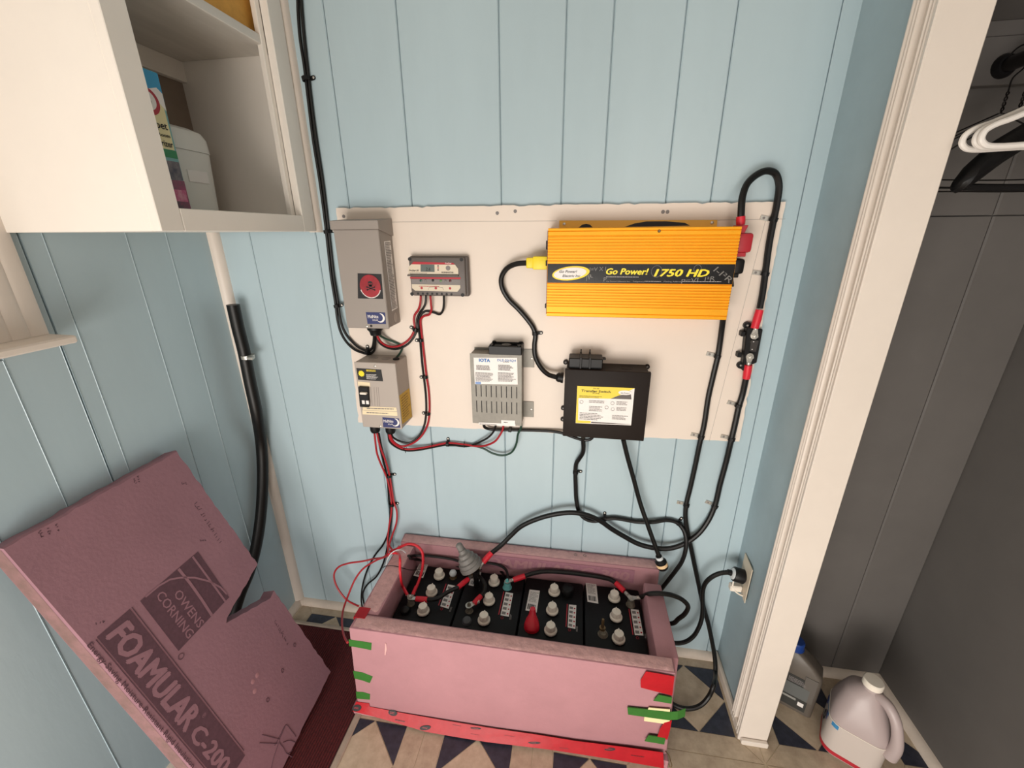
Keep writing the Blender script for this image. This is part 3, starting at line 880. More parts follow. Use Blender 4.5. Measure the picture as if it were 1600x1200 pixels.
st = patch([(-0.2653,-0.0582,0.9465),(-0.149,-0.0582,0.9503),(-0.1503,-0.0582,1.0239),(-0.2659,-0.0582,1.02)], STICKW, cnv, 'rating_sticker', nrm=(0, -1, 0))
letter('IOTA', (-0.2512,-0.059,1.0096), XA, ZA, BLUEINK, st, height=0.0088, width=0.029, bold=0.05)
letter('DLS-30/IQ4', (-0.2027,-0.059,1.0129), XA, ZA, BLUEINK, st, height=0.0062, width=0.049, bold=0.01, shear=0.1)
micro((-0.1873,-0.059,1.0098), XA, ZA, 0.018, 0.003, 1, INKG, st, 30)
micro((-0.2594,-0.059,0.9863), XA, ZA, 0.049, 0.014, 4, INKG, st, 31)
micro((-0.2002,-0.059,0.9877), XA, ZA, 0.043, 0.016, 5, INKG, st, 32)
micro((-0.2625,-0.059,0.9542), XA, ZA, 0.054, 0.026, 8, INKG, st, 33, fill=0.45)
micro((-0.2015,-0.059,0.9567), XA, ZA, 0.049, 0.026, 8, INKG, st, 34, fill=0.45)
patch([(-0.2634,-0.0585,0.9462),(-0.2483,-0.0585,0.9465),(-0.2486,-0.0585,0.953),(-0.2636,-0.0585,0.9528)], mat('soft_blue_print', (120, 150, 200), 0.5), st, 'corner_mark', nrm=(0, -1, 0))
s2 = patch([(-0.259,-0.0584,0.8264),(-0.1557,-0.0584,0.8281),(-0.1557,-0.0584,0.8351),(-0.2588,-0.0584,0.8329)], STICKW, cnv, 'bottom_caution_strip', nrm=(0, -1, 0))
micro((-0.2563,-0.0592,0.8277), XA, ZA, 0.055, 0.003, 1, INKG, s2, 35)
s3 = patch([(-0.1949,-0.0586,0.8331),(-0.1564,-0.0586,0.8346),(-0.1568,-0.0586,0.8454),(-0.1947,-0.0586,0.8445)], STICKW, cnv, 'serial_sticker', nrm=(0, -1, 0))
micro((-0.188,-0.0594,0.8365), XA, ZA, 0.014, 0.0035, 1, INK, s3, 36)
# fan: square frame, hub, blades, corner posts
fx0, fx1, fz0, fz1 = -0.2245, -0.1385, 1.031, 1.054
fan = part('fan_frame', box((fx0, -0.062, fz0), (fx1, -0.056, fz1), 0.0015), BLACKP, cnv)
bm = BM()
add_box(bm, (fx0, -0.056, fz0), (fx0 + 0.006, -0.014, fz1), 0.0015)
add_box(bm, (fx1 - 0.006, -0.056, fz0), (fx1, -0.014, fz1), 0.0015)
add_box(bm, (fx0, -0.020, fz0), (fx1, -0.0135, fz1), 0.0015)
for x in (fx0 + 0.007, fx1 - 0.007):
    for y in (-0.055, -0.0205):
        add_cyl(bm, (x, y, fz0), (x, y, fz1 + 0.003), 0.005, 12)
part('frame_sides', bm, BLACKP, fan)
fc = ((fx0 + fx1) / 2, -0.038)
part('hub', lathe([(0.0125, 0), (0.0125, 0.002), (0.010, 0.003)], (fc[0], fc[1], fz1 - 0.003), (0, 0, 1), 18), mat('fan_hub_black', (38, 38, 40), 0.4), fan)
bm = BM()
for k in range(7):
    a0 = k / 7 * 6.28318
    p = []
    for r, da, dz in ((0.012, 0, 0), (0.034, 0.15, 0.0), (0.034, 0.62, -0.010), (0.012, 0.7, -0.007)):
        p.append(Vector((fc[0] + math.cos(a0 + da) * r, fc[1] + math.sin(a0 + da) * min(r, 0.0172), fz1 - 0.002 + dz)))
    add_hex(bm, p, [q + Vector((0, 0, -0.0015)) for q in p])
part('blades', bm, mat('fan_blade_black', (46, 46, 48), 0.35), fan)

# ------------------------------------------------------------------ transfer switch
xfr = thing('transfer_switch', 'dark brown transfer switch box with yellow instruction label, under the yellow inverter', 'switch box', (0.078, -0.05, 0.822))
tx0, tx1, tz0, tz1, YX = -0.0255, 0.1815, 0.822, 1.0075, -0.088
part('base', box((tx0 + 0.003, YX + 0.012, tz0 + 0.003), (tx1 - 0.003, -0.0122, tz1 - 0.003), 0.002), BROWNBOX, xfr)
part('cover', box((tx0, YX, tz0), (tx1, YX + 0.0125, tz1), 0.0022, 2), BROWNBOX, xfr)
part('knockout', tube([(c.x, c.y, c.z) for c in ellipse((0.128, -0.046, tz1 - 0.0028), XA, Vector((0, 1, 0)), 0.016, 0.016, 24)], 0.0006, 6, closed=True, sm=False), INK, xfr)
for q in ((tx0 - 0.001, 1.004), (tx0 - 0.003, 0.872), (tx0 - 0.003, 0.838), (tx1 + 0.001, 1.0), (tx1 + 0.002, 0.957), (tx1, 0.852)):
    e = part('mounting_ear', lathe([(0.0065, 0), (0.0065, 0.005)], (q[0], -0.0122, q[1]), (0, -1, 0), 14), BROWNBOX, xfr)
    part('ear_screw', lathe([(0.0028, 0.005), (0.0024, 0.0062)], (q[0], -0.0122, q[1]), (0, -1, 0), 10), INKG, e)
rl = part('terminal_block', box((-0.0175, -0.075, 1.0047), (0.066, -0.030, 1.033), 0.002), BLACKP, xfr)
for x in (0.012, 0.0345):
    bm = box((x - 0.0024, -0.080, 1.004), (x + 0.0024, -0.028, 1.037), 0.0006)
    add_box(bm, (x - 0.0013, -0.036, 1.03), (x + 0.0013, -0.031, 1.046), 0.0006)
    part('fin', bm, BLACKP, rl)
part('side_tab', box((0.066, -0.05, 1.024), (0.0745, -0.035, 1.028), 0.001), BLACKP, rl)
lb = patch([(0.0067,-0.0882,0.8625),(0.146,-0.0882,0.8654),(0.1457,-0.0882,0.9664),(0.0064,-0.0882,0.965)], STICKW, xfr, 'instruction_label', th=0.0005, nrm=(0, -1, 0))
C = [(0.0064,-0.0889,0.9654),(0.1464,-0.0889,0.9666),(0.1406,-0.0889,0.9366),(0.09,-0.0889,0.9356),(0.0106,-0.0889,0.933),(0.0124,-0.0889,0.8707),(0.0448,-0.0889,0.8709),(0.044,-0.0889,0.8646),(0.0069,-0.0889,0.8634),(0.1096,-0.0889,0.9455),(0.1378,-0.0889,0.9505),(0.0471,-0.0889,0.8692),(0.145,-0.0889,0.8682),(0.0451,-0.0889,0.8653)]
patch([C[4], C[3], C[9], C[1], C[0]], STICKY, lb, 'yellow_header', th=0.0006, nrm=(0, -1, 0))
patch([C[8], C[7], C[6], C[5], C[4], C[0]], STICKY, lb, 'yellow_border', th=0.0006, nrm=(0, -1, 0))
patch([C[3], C[2], C[10], C[9]], mat('dark_grey_print', (88, 80, 78), 0.5), lb, 'dark_swoosh', th=0.0008, nrm=(0, -1, 0))
patch([C[13], C[12], C[11]], mat('dark_grey_print', (88, 80, 78), 0.5), lb, 'dark_footer', th=0.0007, nrm=(0, -1, 0))
el = patch(ellipse((0.124,-0.0889,0.9535), XA, ZA, 0.0165, 0.006, 24), STICKW, lb, 'oval_logo', th=0.0012, nrm=(0, -1, 0))
_o = [(0.1241,-0.0897,0.9513),(0.0528,-0.0897,0.9596),(0.0533,-0.0897,0.9508),(0.0535,-0.0897,0.9475)]
letter('Go Power!', _o[0], XA, ZA, INK, lb, height=0.0032, width=0.021, align='CENTER', shear=0.2, off=0.0006)
letter('TS-30', _o[1], XA, ZA, INK, lb, height=0.003, width=0.015, align='CENTER', bold=0.01)
letter('Transfer Switch', _o[2], XA, ZA, INK, lb, height=0.0062, width=0.072, align='CENTER', bold=0.02)
letter('30 Amp', _o[3], XA, ZA, INK, lb, height=0.0028, width=0.017, align='CENTER', bold=0.01)
for k, (a, b, w, h, r) in enumerate([((0.0127,-0.0892,0.935),1,0.066,0.0062,2),((0.0376,-0.0892,0.9214),2,0.046,0.008,2),((0.0388,-0.0892,0.8984),3,0.036,0.015,4),((0.0156,-0.0892,0.8735),4,0.062,0.021,5),((0.1051,-0.0892,0.9193),5,0.032,0.011,3),((0.1063,-0.0892,0.9037),6,0.031,0.011,3),((0.0973,-0.0892,0.8788),7,0.04,0.013,4)]):
    micro(a, XA, ZA, w, h, r, INK if k == 0 else INKG, lb, 40 + k, fill=0.35)
for q in [(0.0956,-0.0892,0.9235),(0.0974,-0.0892,0.9074),(0.0819,-0.0892,0.9113),(0.0188,-0.0892,0.9227)]:
    part('pictogram', tube(ellipse(q, XA, ZA, 0.0042, 0.0042, 16), 0.0004, 5, closed=True, sm=False), INKG, lb)

# ------------------------------------------------------------------ inverter
inv = thing('inverter', 'large yellow ribbed power inverter with black name band, upper side of the white board', 'inverter', (0.126, -0.05, 1.139))
ix0, ix1, iz0, iz1, YI = -0.0745, 0.3295, 1.1395, 1.3365, -0.090
zb0, zb1 = (0.1346,-0.09,1.2179)[2], (0.1306,-0.09,1.2603)[2]
prof = [(-0.0135, iz0), (YI + 0.001, iz0), (YI, iz0 + 0.001), (YI, iz0 + 0.0075), (YI + 0.0016, iz0 + 0.0085), (YI, iz0 + 0.0095)]
def ribs(za, zb, n):
    out = []
    p = (zb - za) / n
    for k in range(n):
        z = za + k * p
        out += [(YI, z + p * 0.08), (YI, z + p * 0.62), (YI + 0.0022, z + p * 0.76), (YI + 0.0022, z + p * 0.94)]
    return out
prof += [(YI, iz0 + 0.019)] + ribs(iz0 + 0.0195, zb0 - 0.001, 9) + [(YI, zb0), (YI, zb1)] + ribs(zb1 + 0.001, iz1 - 0.0165, 9)
prof += [(YI, iz1 - 0.0155), (YI, iz1 - 0.0075), (YI + 0.0016, iz1 - 0.0065), (YI, iz1 - 0.0055), (YI, iz1 - 0.001), (YI + 0.001, iz1), (-0.0135, iz1)]
part('ribbed_housing', prism([(ix0, a, b) for a, b in prof], (ix1 - ix0, 0, 0)), YEL, inv)
part('end_plate', box((ix0 - 0.0016, YI + 0.004, iz0 + 0.004), (ix0, -0.0135, iz1 - 0.005)), MAROON, inv)
part('end_plate', box((ix1, YI + 0.004, iz0 + 0.004), (ix1 + 0.0014, -0.0135, iz1 - 0.004)), MAROON, inv)
for q in ((1.30, 0.010), (1.26, 0.006), (1.16, 0.005)):
    part('panel_switch', box((ix0 - 0.006, -0.07, q[0] - q[1]), (ix0 - 0.0014, -0.055, q[0] + q[1]), 0.001), BLACKP, inv)
fl = [(-0.0536,-0.0145,1.3362),(0.3022,-0.0145,1.3385),(0.3003,-0.0145,1.3513),(-0.0541,-0.0145,1.354)]
fp = part('mounting_flange', prism([(fl[0][0], -0.0122, iz1 - 0.01), (fl[1][0], -0.0122, iz1 - 0.01), (fl[2][0], -0.0122, fl[2][2]), (fl[3][0], -0.0122, fl[3][2])], (0, -0.0024, 0), 0.0004), YELD, inv)
for q in [(-0.0425,-0.0147,1.3461),(0.2895,-0.0147,1.3454)]:
    part('flange_screw', lathe([(0.0036, 0), (0.0036, 0.001), (0.0016, 0.0018)], (q[0], -0.0146, q[2]), (0, -1, 0), 12), METAL, fp)
part('flange_slot', prism([(0.098,-0.0146,1.3384),(0.2428,-0.0146,1.3398),(0.2309,-0.0146,1.346),(0.1885,-0.0146,1.3495),(0.146,-0.0146,1.3497),(0.1205,-0.0146,1.3458)], (0, -0.0005, 0)), INK, fp)
part('flange_slot', prism([(-0.0083,-0.0146,1.3378),(0.0246,-0.0146,1.3381),(0.0183,-0.0146,1.3441),(0.0093,-0.0146,1.346),(0.0004,-0.0146,1.3445)], (0, -0.0005, 0)), INK, fp)
fb = [(-0.0534,-0.0145,1.1207),(0.3038,-0.0145,1.1241),(0.3047,-0.0145,1.1178),(-0.0532,-0.0145,1.1133)]
part('mounting_flange', prism([(fb[3][0], -0.0122, 1.1345), (fb[2][0], -0.0122, 1.1345), (fb[2][0], -0.0122, iz0 + 0.008), (fb[3][0], -0.0122, iz0 + 0.008)], (0, -0.0024, 0), 0.0004), YELD, inv)
part('cover_rivet', lathe([(0.0034, 0), (0.002, 0.0014)], (0.1642,-0.0902,1.3286), (0, -1, 0), 10), BRASS, inv)
band = patch([(ix0 + 0.0004, YI - 0.0001, zb0), (ix1 - 0.0004, YI - 0.0001, zb0), (ix1 - 0.0004, YI - 0.0001, zb1), (ix0 + 0.0004, YI - 0.0001, zb1)], mat('glossy_black_label', (20, 18, 18), 0.22), inv, 'name_band', th=0.0005, nrm=(0, -1, 0))
yl = YI - 0.0008
tl = 0.115
Ut, Wt = Vector((math.cos(tl), 0, math.sin(tl))), Vector((-math.sin(tl), 0, math.cos(tl)))
oc = Vector((-0.022,-0.0908,1.2393))
patch(ellipse(oc + Vector((0.0012, 0, 0)), Ut, Wt, 0.0425, 0.0155, 32), mat('crescent_yellow', (250, 214, 40), 0.4), band, 'yellow_oval', th=0.0007, nrm=(0, -1, 0))
patch(ellipse(oc + Vector((-0.0005, -0.0006, 0.0)), Ut, Wt, 0.037, 0.0125, 32), STICKW, band, 'white_oval', th=0.0012, nrm=(0, -1, 0))
def ilet(s, px, m, h, w, bold=0.0, shear=0.25, al='LEFT', off=0.0008):
    return letter(s, px, XA, ZA, m, band, height=h, width=w, bold=bold, shear=shear, align=al, off=off)
ilet('Go Power!', (-0.0468,-0.0915,1.2406), INK, 0.0058, 0.040, 0.01, off=0.0016)
ilet('Electric Inc', (-0.0392,-0.0915,1.2314), INK, 0.0052, 0.040, 0.01, off=0.0016)
YTX = mat('band_yellow_ink', (250, 226, 50), 0.4)
ilet('Go Power!', (0.0585,-0.0905,1.2377), YTX, 0.0138, 0.0915, 0.035)
ilet('1750 HD', (0.1634,-0.0905,1.2342), YTX, 0.0160, 0.114, 0.035)
micro((0.0589,-0.0913,1.2307), XA, ZA, 0.092, 0.0028, 1, INKF, band, 51, off=0.0001)
ilet('Go Power! Electric Inc.   Telephone:', (0.0596,-0.0905,1.2212), INKF, 0.0026, 0.084, 0.0, 0.0)
micro((0.1438,-0.0913,1.2217), XA, ZA, 0.036, 0.0028, 1, INKF, band, 52, off=0.0001)
ilet('Mailing Address:', (0.1853,-0.0905,1.222), INKF, 0.0026, 0.040, 0.0, 0.0)
micro((0.2245,-0.0913,1.2222), XA, ZA, 0.092, 0.0028, 1, INKF, band, 53, off=0.0001)
GF = mat('ghost_formula_ink', (120, 116, 112), 0.4)
for s, q, h, w, a in (('I=V X I', (0.0211,-0.0905,1.2438), 0.009, 0.037, 0.05), ('/R', (0.015,-0.0905,1.2225), 0.010, 0.017, 0.5), ('P', (0.0539,-0.0905,1.2214), 0.010, 0.007, 0.1),
                      ('I-I\u00b2R', (0.2853,-0.0905,1.2466), 0.013, 0.046, -0.62), ('P=VI  I\u00b2R', (0.2224,-0.0905,1.2188), 0.010, 0.070, 0.1)):
    letter(s, q, (math.cos(a), 0, math.sin(a)), (-math.sin(a), 0, math.cos(a)), GF, band, height=h, width=w, shear=0.1, off=0.0003)
for q, r in ((0.1678,-0.0905,1.2446), 0.0125), ((0.2531,-0.0905,1.2505), 0.0085):
    part('ghost_ring', tube(ellipse(q, XA, ZA, r * 0.9, r, 24), 0.0006, 5, closed=True, sm=False), GF, band)
# terminal covers on the inverter's end
tr = part('positive_terminal_cover', box((ix1 - 0.002, -0.075, 1.283), (0.3625, -0.040, 1.3235), 0.006, 2), REDP, inv)
part('cover_lip', box((ix1 - 0.002, -0.072, 1.275), (0.353, -0.043, 1.284), 0.001), REDP, tr)
part('cover_boot', prism([(ix1 - 0.004, -0.070, 1.322), (0.343, -0.070, 1.322), (0.349, -0.070, 1.339), (ix1 - 0.004, -0.070, 1.339)], (0, 0.026, 0), 0.001), REDP, tr)
tk = part('negative_terminal_cover', box((ix1 - 0.001, -0.075, 1.238), (0.3545, -0.040, 1.2705), 0.006, 2), BLACKP, inv)
part('cover_lip', box((ix1 - 0.001, -0.072, 1.2305), (0.3455, -0.043, 1.239), 0.001), BLACKP, tk)
part('cover_boot', prism([(ix1 - 0.002, -0.070, 1.232), (0.336, -0.070, 1.232), (0.341, -0.070, 1.211), (ix1 - 0.002, -0.070, 1.209)], (0, 0.026, 0), 0.001), BLACKP, tk)

# ------------------------------------------------------------------ fuse holder on the white board
fus = thing('fuse_holder', 'black fuse block with two bolted cable lugs near the edge of the white board', 'fuse holder', (0.355, -0.02, 1.02))
f0 = [Vector(p) for p in [(0.4164,-0.0135,1.0125),(0.4382,-0.0135,1.0233),(0.437,-0.0135,1.1068),(0.4145,-0.0135,1.1078)]]
part('base', prism([(p.x, -0.0122, p.z) for p in f0], (0, -0.012, 0), 0.0015), BLACKP, fus)
q = [(0.4053,-0.02,1.0041),(0.4171,-0.02,1.0046),(0.4105,-0.02,1.1138),(0.3975,-0.02,1.1103)]
part('cover_rail', prism([(a, -0.0122, c) for a, b, c in q], (0, -0.020, 0), 0.0015), BLACKP, fus)
for c in [(0.4025,-0.02,1.1143),(0.4045,-0.02,1.014)]:
    e = part('mounting_lug', lathe([(0.0085, 0), (0.0085, 0.008)], (c[0], -0.0122, c[2]), (0, -1, 0), 16), BLACKP, fus)
    part('lug_screw', lathe([(0.0028, 0.008), (0.0022, 0.0095)], (c[0], -0.0122, c[2]), (0, -1, 0), 10), METAL, e)
for c in [(0.3917,-0.03,1.0952),(0.3925,-0.03,1.0428)]:
    part('snap_tab', box((c[0] - 0.003, -0.03, c[2] - 0.006), (c[0] + 0.006, -0.0122, c[2] + 0.006), 0.001), BLACKP, fus)
q = [(0.4115,-0.0245,1.0532),(0.4291,-0.0245,1.0522),(0.4304,-0.0245,1.0809),(0.4123,-0.0245,1.082)]
part('fuse_link', prism([(a, -0.0242, c) for a, b, c in q], (0, -0.006, 0), 0.001), mat('fuse_body', (52, 48, 46), 0.4), fus)
for c in [(0.4116,-0.031,1.0772),(0.4191,-0.031,1.0775),(0.4119,-0.031,1.059),(0.4192,-0.031,1.0585)]:
    part('fuse_rivet', lathe([(0.0016, 0), (0.001, 0.001)], (c[0], -0.0301, c[2]), (0, -1, 0), 8), STICKW, fus)
for c in [(0.4176,-0.03,1.0921),(0.4169,-0.03,1.0404)]:
    bm = lathe([(0.0045, -0.006), (0.0045, 0.004), (0.004, 0.006), (0.002, 0.0065)], (c[0], -0.0335, c[2]), (0, -1, 0), 14)
    add_lathe(bm, [(0.0078, -0.0005), (0.0078, 0.003)], (c[0], -0.0335, c[2]), (0, -1, 0), 6)
    part('stud_nut', bm, METAL, fus)

# ------------------------------------------------------------------ cables
def lug(name_thing, c, toward, r, n=(0, -1, 0), m=METAL):
    """ring terminal: flat eye at c, barrel toward the cable"""
    c, n = V(c), V(n).normalized()
    d = (V(toward) - c).normalized()
    d = (d - n * d.dot(n) * 0.0).normalized()
    s = d.cross(n).normalized()
    nn = s.cross(d).normalized()
    eye = [c + d * (r * math.cos(a)) + s * (r * math.sin(a)) for a in [math.radians(t) for t in range(60, 301, 20)]]
    pts = eye + [c + d * r * 1.9 - s * r * 0.55, c + d * r * 1.9 + s * r * 0.55]
    bm = prism([p - nn * 0.0009 for p in pts], nn * 0.0018)
    add_cyl(bm, c + d * r * 1.7, c + d * r * 3.0, r * 0.62, 12)
    return part('ring_lug', bm, m, name_thing)
def cable(label, pts, r, m=BLACK, cat='cable', name='cable', group=None, sleeves=(), lugs=(), sides=10):
    """sleeves: (start point, end point) of red heat shrink; lugs: (eye centre, toward, radius, normal)"""
    pts = [V(p) for p in pts]
    t = thing(name, label, cat, pts[len(pts) // 2], group)
    part('jacket', tube(pts, r, sides), m, t)
    for a, b in sleeves:
        part('heat_shrink', tube([V(a), (V(a) + V(b)) / 2, V(b)], [r * 1.18, r * 1.3, r * 1.22], 12, sm=False), HSRED, t, 'red heat-shrink sleeve')
    for g in lugs:
        lug(t, *g)
    return t

RB = 0.0072
# A: positive loop from inverter to fuse
A_ = [(0.3369,-0.055,1.3467),(0.3341,-0.055,1.3671),(0.3329,-0.052,1.3949),(0.3399,-0.045,1.42),(0.3576,-0.036,1.4376),(0.3783,-0.03,1.4463),(0.3991,-0.024,1.4416),(0.4121,-0.0205,1.4207),(0.4156,-0.0205,1.3828),(0.4154,-0.0205,1.3505),(0.4155,-0.0205,1.3011),(0.4191,-0.0205,1.2387),(0.4204,-0.024,1.1915),(0.4186,-0.029,1.1568)]
A1 = [(0.4188,-0.03,1.154),(0.4141,-0.0335,1.1106),(0.4162,-0.0335,1.0929)]
cable('thick black cable looping above the white board from inverter to fuse holder', A_ , RB, sleeves=[(A1[0], A1[1]), [(0.3375,-0.055,1.3389),(0.3351,-0.055,1.3569)]], lugs=[(A1[2], A1[0], 0.0085, (0, -1, 0))])
# B: fuse to battery
B1 = [(0.4156,-0.0335,1.0414),(0.4163,-0.0335,1.0203),(0.419,-0.029,0.9842)]
B_ = [(0.4184,-0.029,0.9875),(0.4207,-0.021,0.9369),(0.4179,-0.0205,0.9048),(0.4169,-0.0205,0.8597),(0.415,-0.0205,0.8036),(0.4155,-0.014,0.7419),(0.4123,-0.01,0.6642),(0.4095,-0.0095,0.5935),(0.3956,-0.014,0.5382),(0.372,-0.02,0.495),(0.3377,-0.025,0.4626),(0.2978,-0.028,0.4437),(0.2561,-0.028,0.4407),(0.2114,-0.026,0.4474),(0.1669,-0.024,0.4685),(0.1276,-0.024,0.4919),(0.094,-0.026,0.5174),(0.0553,-0.03,0.5367),(0.0117,-0.034,0.5441),(-0.0353,-0.036,0.5358),(-0.0889,-0.034,0.512),(-0.1418,-0.034,0.4775),(-0.1758,-0.036,0.4388),(-0.2051,-0.045,0.4057),(-0.2328,-0.062,0.3871)]
B2 = [(-0.2328,-0.062,0.3883),(-0.2559,-0.085,0.3687),(-0.2674,-0.098,0.358)]
cable('thick black cable sweeping from fuse holder across the wall down to the grey battery knob', B_, RB, sleeves=[(B1[1], B1[2]), (B2[0], B2[1])], lugs=[(B1[0], B1[2], 0.0085, (0, -1, 0)), (B2[2], B2[0], 0.008, (0.2, -0.3, 1))])
# C: inverter negative down the wall to the floor behind the box
C_ = [(0.337,-0.045,1.1354),(0.3431,-0.03,1.097),(0.3474,-0.0205,1.0384),(0.3444,-0.0205,0.9881),(0.341,-0.0205,0.9271),(0.3417,-0.0205,0.8454),(0.3387,-0.0205,0.7979),(0.3384,-0.014,0.7275),(0.3361,-0.0098,0.6504),(0.3325,-0.0095,0.5853),(0.3354,-0.011,0.5469),(0.3463,-0.013,0.4999),(0.3617,-0.014,0.4492),(0.3808,-0.016,0.3842),(0.3994,-0.02,0.3215),(0.4152,-0.024,0.2671),(0.4295,-0.03,0.2214),(0.4425,-0.036,0.1854),(0.4607,-0.048,0.1221),(0.4744,-0.06,0.0652),(0.4754,-0.08,0.0333)]
C2_ = [(0.4393,-0.1626,0.085),(0.4299,-0.1706,0.05),(0.4093,-0.1817,0.025),(0.3823,-0.1894,0.014),(0.3523,-0.1896,0.01),(0.3289,-0.1803,0.0095),(0.3189,-0.1653,0.0095)]
cable('black cable from inverter straight down the wall to the floor beside the pink box', C_ + C2_, RB * 0.92)
# D: transfer switch lead clipped in an S across the wall
D_ = [(0.0294,-0.03,0.7917),(0.0318,-0.024,0.7445),(0.0231,-0.016,0.7186),(0.0149,-0.011,0.6982),(0.0135,-0.0088,0.6668),(0.0165,-0.0088,0.619),(0.0205,-0.0095,0.5727),(0.0309,-0.012,0.532),(0.0492,-0.0125,0.5112),(0.0764,-0.011,0.5037),(0.1063,-0.0095,0.513),(0.1322,-0.0095,0.5194),(0.1586,-0.009,0.5185),(0.2017,-0.009,0.5142),(0.2462,-0.0135,0.5217),(0.2859,-0.0095,0.53),(0.3117,-0.009,0.5257),(0.3247,-0.012,0.5171),(0.3356,-0.019,0.5035),(0.3417,-0.028,0.4819),(0.343,-0.034,0.4478),(0.3383,-0.032,0.4028),(0.3244,-0.028,0.3582),(0.2995,-0.022,0.2907),(0.2765,-0.016,0.2258)]
cable('black cord bending in an S below the transfer switch and passing behind the pink box', D_, 0.0062, cat='cord', name='power_cord')
# E: transfer switch cord with plug hanging behind the box
E_ = [(0.1354,-0.05,0.8039),(0.1501,-0.045,0.7537),(0.1742,-0.04,0.6798),(0.199,-0.038,0.6026),(0.2257,-0.046,0.5347),(0.2484,-0.052,0.479),(0.2669,-0.056,0.434)]
ec = cable('straight black cord hanging from the transfer switch with plug dangling behind pink box', E_, 0.0064, cat='cord', name='power_cord')
e0, e1 = Vector((0.2646,-0.056,0.4384)), Vector((0.2882,-0.06,0.3814))
part('plug', lathe([(0.0085, 0), (0.0095, 0.012), (0.0165, 0.02), (0.0165, 0.04), (0.014, 0.045)], e0, e1 - e0, 18), BLACKP, ec)
part('plug_label', lathe([(0.0167, 0.0255), (0.0167, 0.0355)], e0, e1 - e0, 18), mat('peach_plug_label', (232, 196, 150), 0.5), ec)
part('plug_collar', lathe([(0.0103, 0.003), (0.0103, 0.012)], e0, e1 - e0, 16), CLEARW, ec)
# F: inverter output cord with yellow plug
F_ = [(-0.1228,-0.05,1.2596),(-0.1544,-0.046,1.2563),(-0.1787,-0.038,1.2443),(-0.1933,-0.03,1.2219),(-0.1932,-0.024,1.1977),(-0.1785,-0.0205,1.1691),(-0.1504,-0.0205,1.1412),(-0.1288,-0.0205,1.1168),(-0.1137,-0.0195,1.0952),(-0.1077,-0.0188,1.0749),(-0.1099,-0.0195,1.0474),(-0.1067,-0.022,1.0184),(-0.0913,-0.028,0.9907),(-0.0708,-0.036,0.9746),(-0.0474,-0.045,0.9707)]
fc_ = cable('black cord curving from yellow plug on the inverter to the transfer switch', F_, 0.0064, cat='cord', name='power_cord')
q0, q1 = Vector((-0.1274,-0.05,1.2603)), Vector((-0.0812,-0.052,1.2606))
pl = part('plug', box((q0.x, -0.064, q0.z - 0.0125), (q0.x + 0.018, -0.040, q0.z + 0.0115), 0.003, 2), YPLUG, fc_, 'yellow plug')
part('plug_body', box((q0.x + 0.016, -0.0655, q0.z - 0.0155), (ix0 - 0.0014, -0.0385, q0.z + 0.0145), 0.0025, 2), YPLUG, fc_, 'yellow plug body')
part('cord_gland', lathe([(0.0085, 0), (0.0125, 0.005), (0.0125, 0.012), (0.014, 0.0125), (0.014, 0.019)], (-0.0491,-0.045,0.971), (1, 0, -0.05), 16), BLACKP, fc_)
# K: charger cord running along to the transfer switch
K_ = [(-0.2498,-0.035,0.8206),(-0.2495,-0.03,0.8062),(-0.2398,-0.024,0.7979),(-0.2215,-0.022,0.7955),(-0.1715,-0.02,0.797),(-0.098,-0.02,0.8004),(-0.0545,-0.022,0.8016),(-0.0293,-0.026,0.8004),(-0.0095,-0.03,0.7959),(0.0102,-0.03,0.7894),(0.0315,-0.03,0.785),(0.0487,-0.032,0.7892),(0.0552,-0.034,0.7976)]
kc = cable('thin black cord along the lower edge of the white board from charger to transfer switch', K_, 0.0042, cat='cord', name='power_cord')
part('cord_clip', box((-0.1815,-0.027,0.7922), (-0.1724,-0.014,0.8037), 0.001), BLACKP, kc)

def wires(label, pts, r, m, cat='wire', name='wire', group=None):
    return solo(name, tube(pts, r, 8), m, label, cat, group)
RW = 0.0030
# photovoltaic pair from the top of the wall
wires('black cable in the pair down the wall beside cabinet, the one nearer the cabinet', [(-0.6515,-0.006,2.118),(-0.6473,-0.006,1.8318),(-0.6522,-0.006,1.7956),(-0.6568,-0.0058,1.749),(-0.6566,-0.0058,1.6965),(-0.659,-0.0058,1.637),(-0.6618,-0.0058,1.5504),(-0.6609,-0.0058,1.451),(-0.6633,-0.0058,1.3511),(-0.6664,-0.0058,1.2857),(-0.6685,-0.007,1.2193),(-0.6652,-0.011,1.1507),(-0.6644,-0.0145,1.1015),(-0.658,-0.017,1.0657),(-0.6441,-0.018,1.0386),(-0.6234,-0.0185,1.0188),(-0.6012,-0.0185,1.0102),(-0.5819,-0.019,1.0073),(-0.5637,-0.024,1.0168),(-0.551,-0.034,1.0401),(-0.5415,-0.046,1.0686),(-0.5372,-0.05,1.0872)], 0.0036, BLACK, 'cable', 'cable')
wires('black cable in the pair down the wall beside cabinet, the one farther from cabinet', [(-0.6435,-0.006,2.118),(-0.6396,-0.006,1.8312),(-0.6428,-0.006,1.795),(-0.6465,-0.0058,1.7483),(-0.6495,-0.0058,1.6824),(-0.6526,-0.0058,1.6),(-0.6532,-0.0058,1.5322),(-0.6529,-0.0058,1.4464),(-0.6561,-0.0058,1.351),(-0.659,-0.0058,1.2857),(-0.661,-0.007,1.2193),(-0.6579,-0.011,1.1544),(-0.6558,-0.0145,1.1071),(-0.6488,-0.017,1.0751),(-0.6346,-0.018,1.05),(-0.6142,-0.0185,1.0285),(-0.5942,-0.0185,1.0189),(-0.5786,-0.019,1.0177),(-0.5651,-0.024,1.0279),(-0.5539,-0.034,1.0473),(-0.5443,-0.046,1.0685),(-0.5399,-0.05,1.0871)], 0.0036, BLACK, 'cable', 'cable')
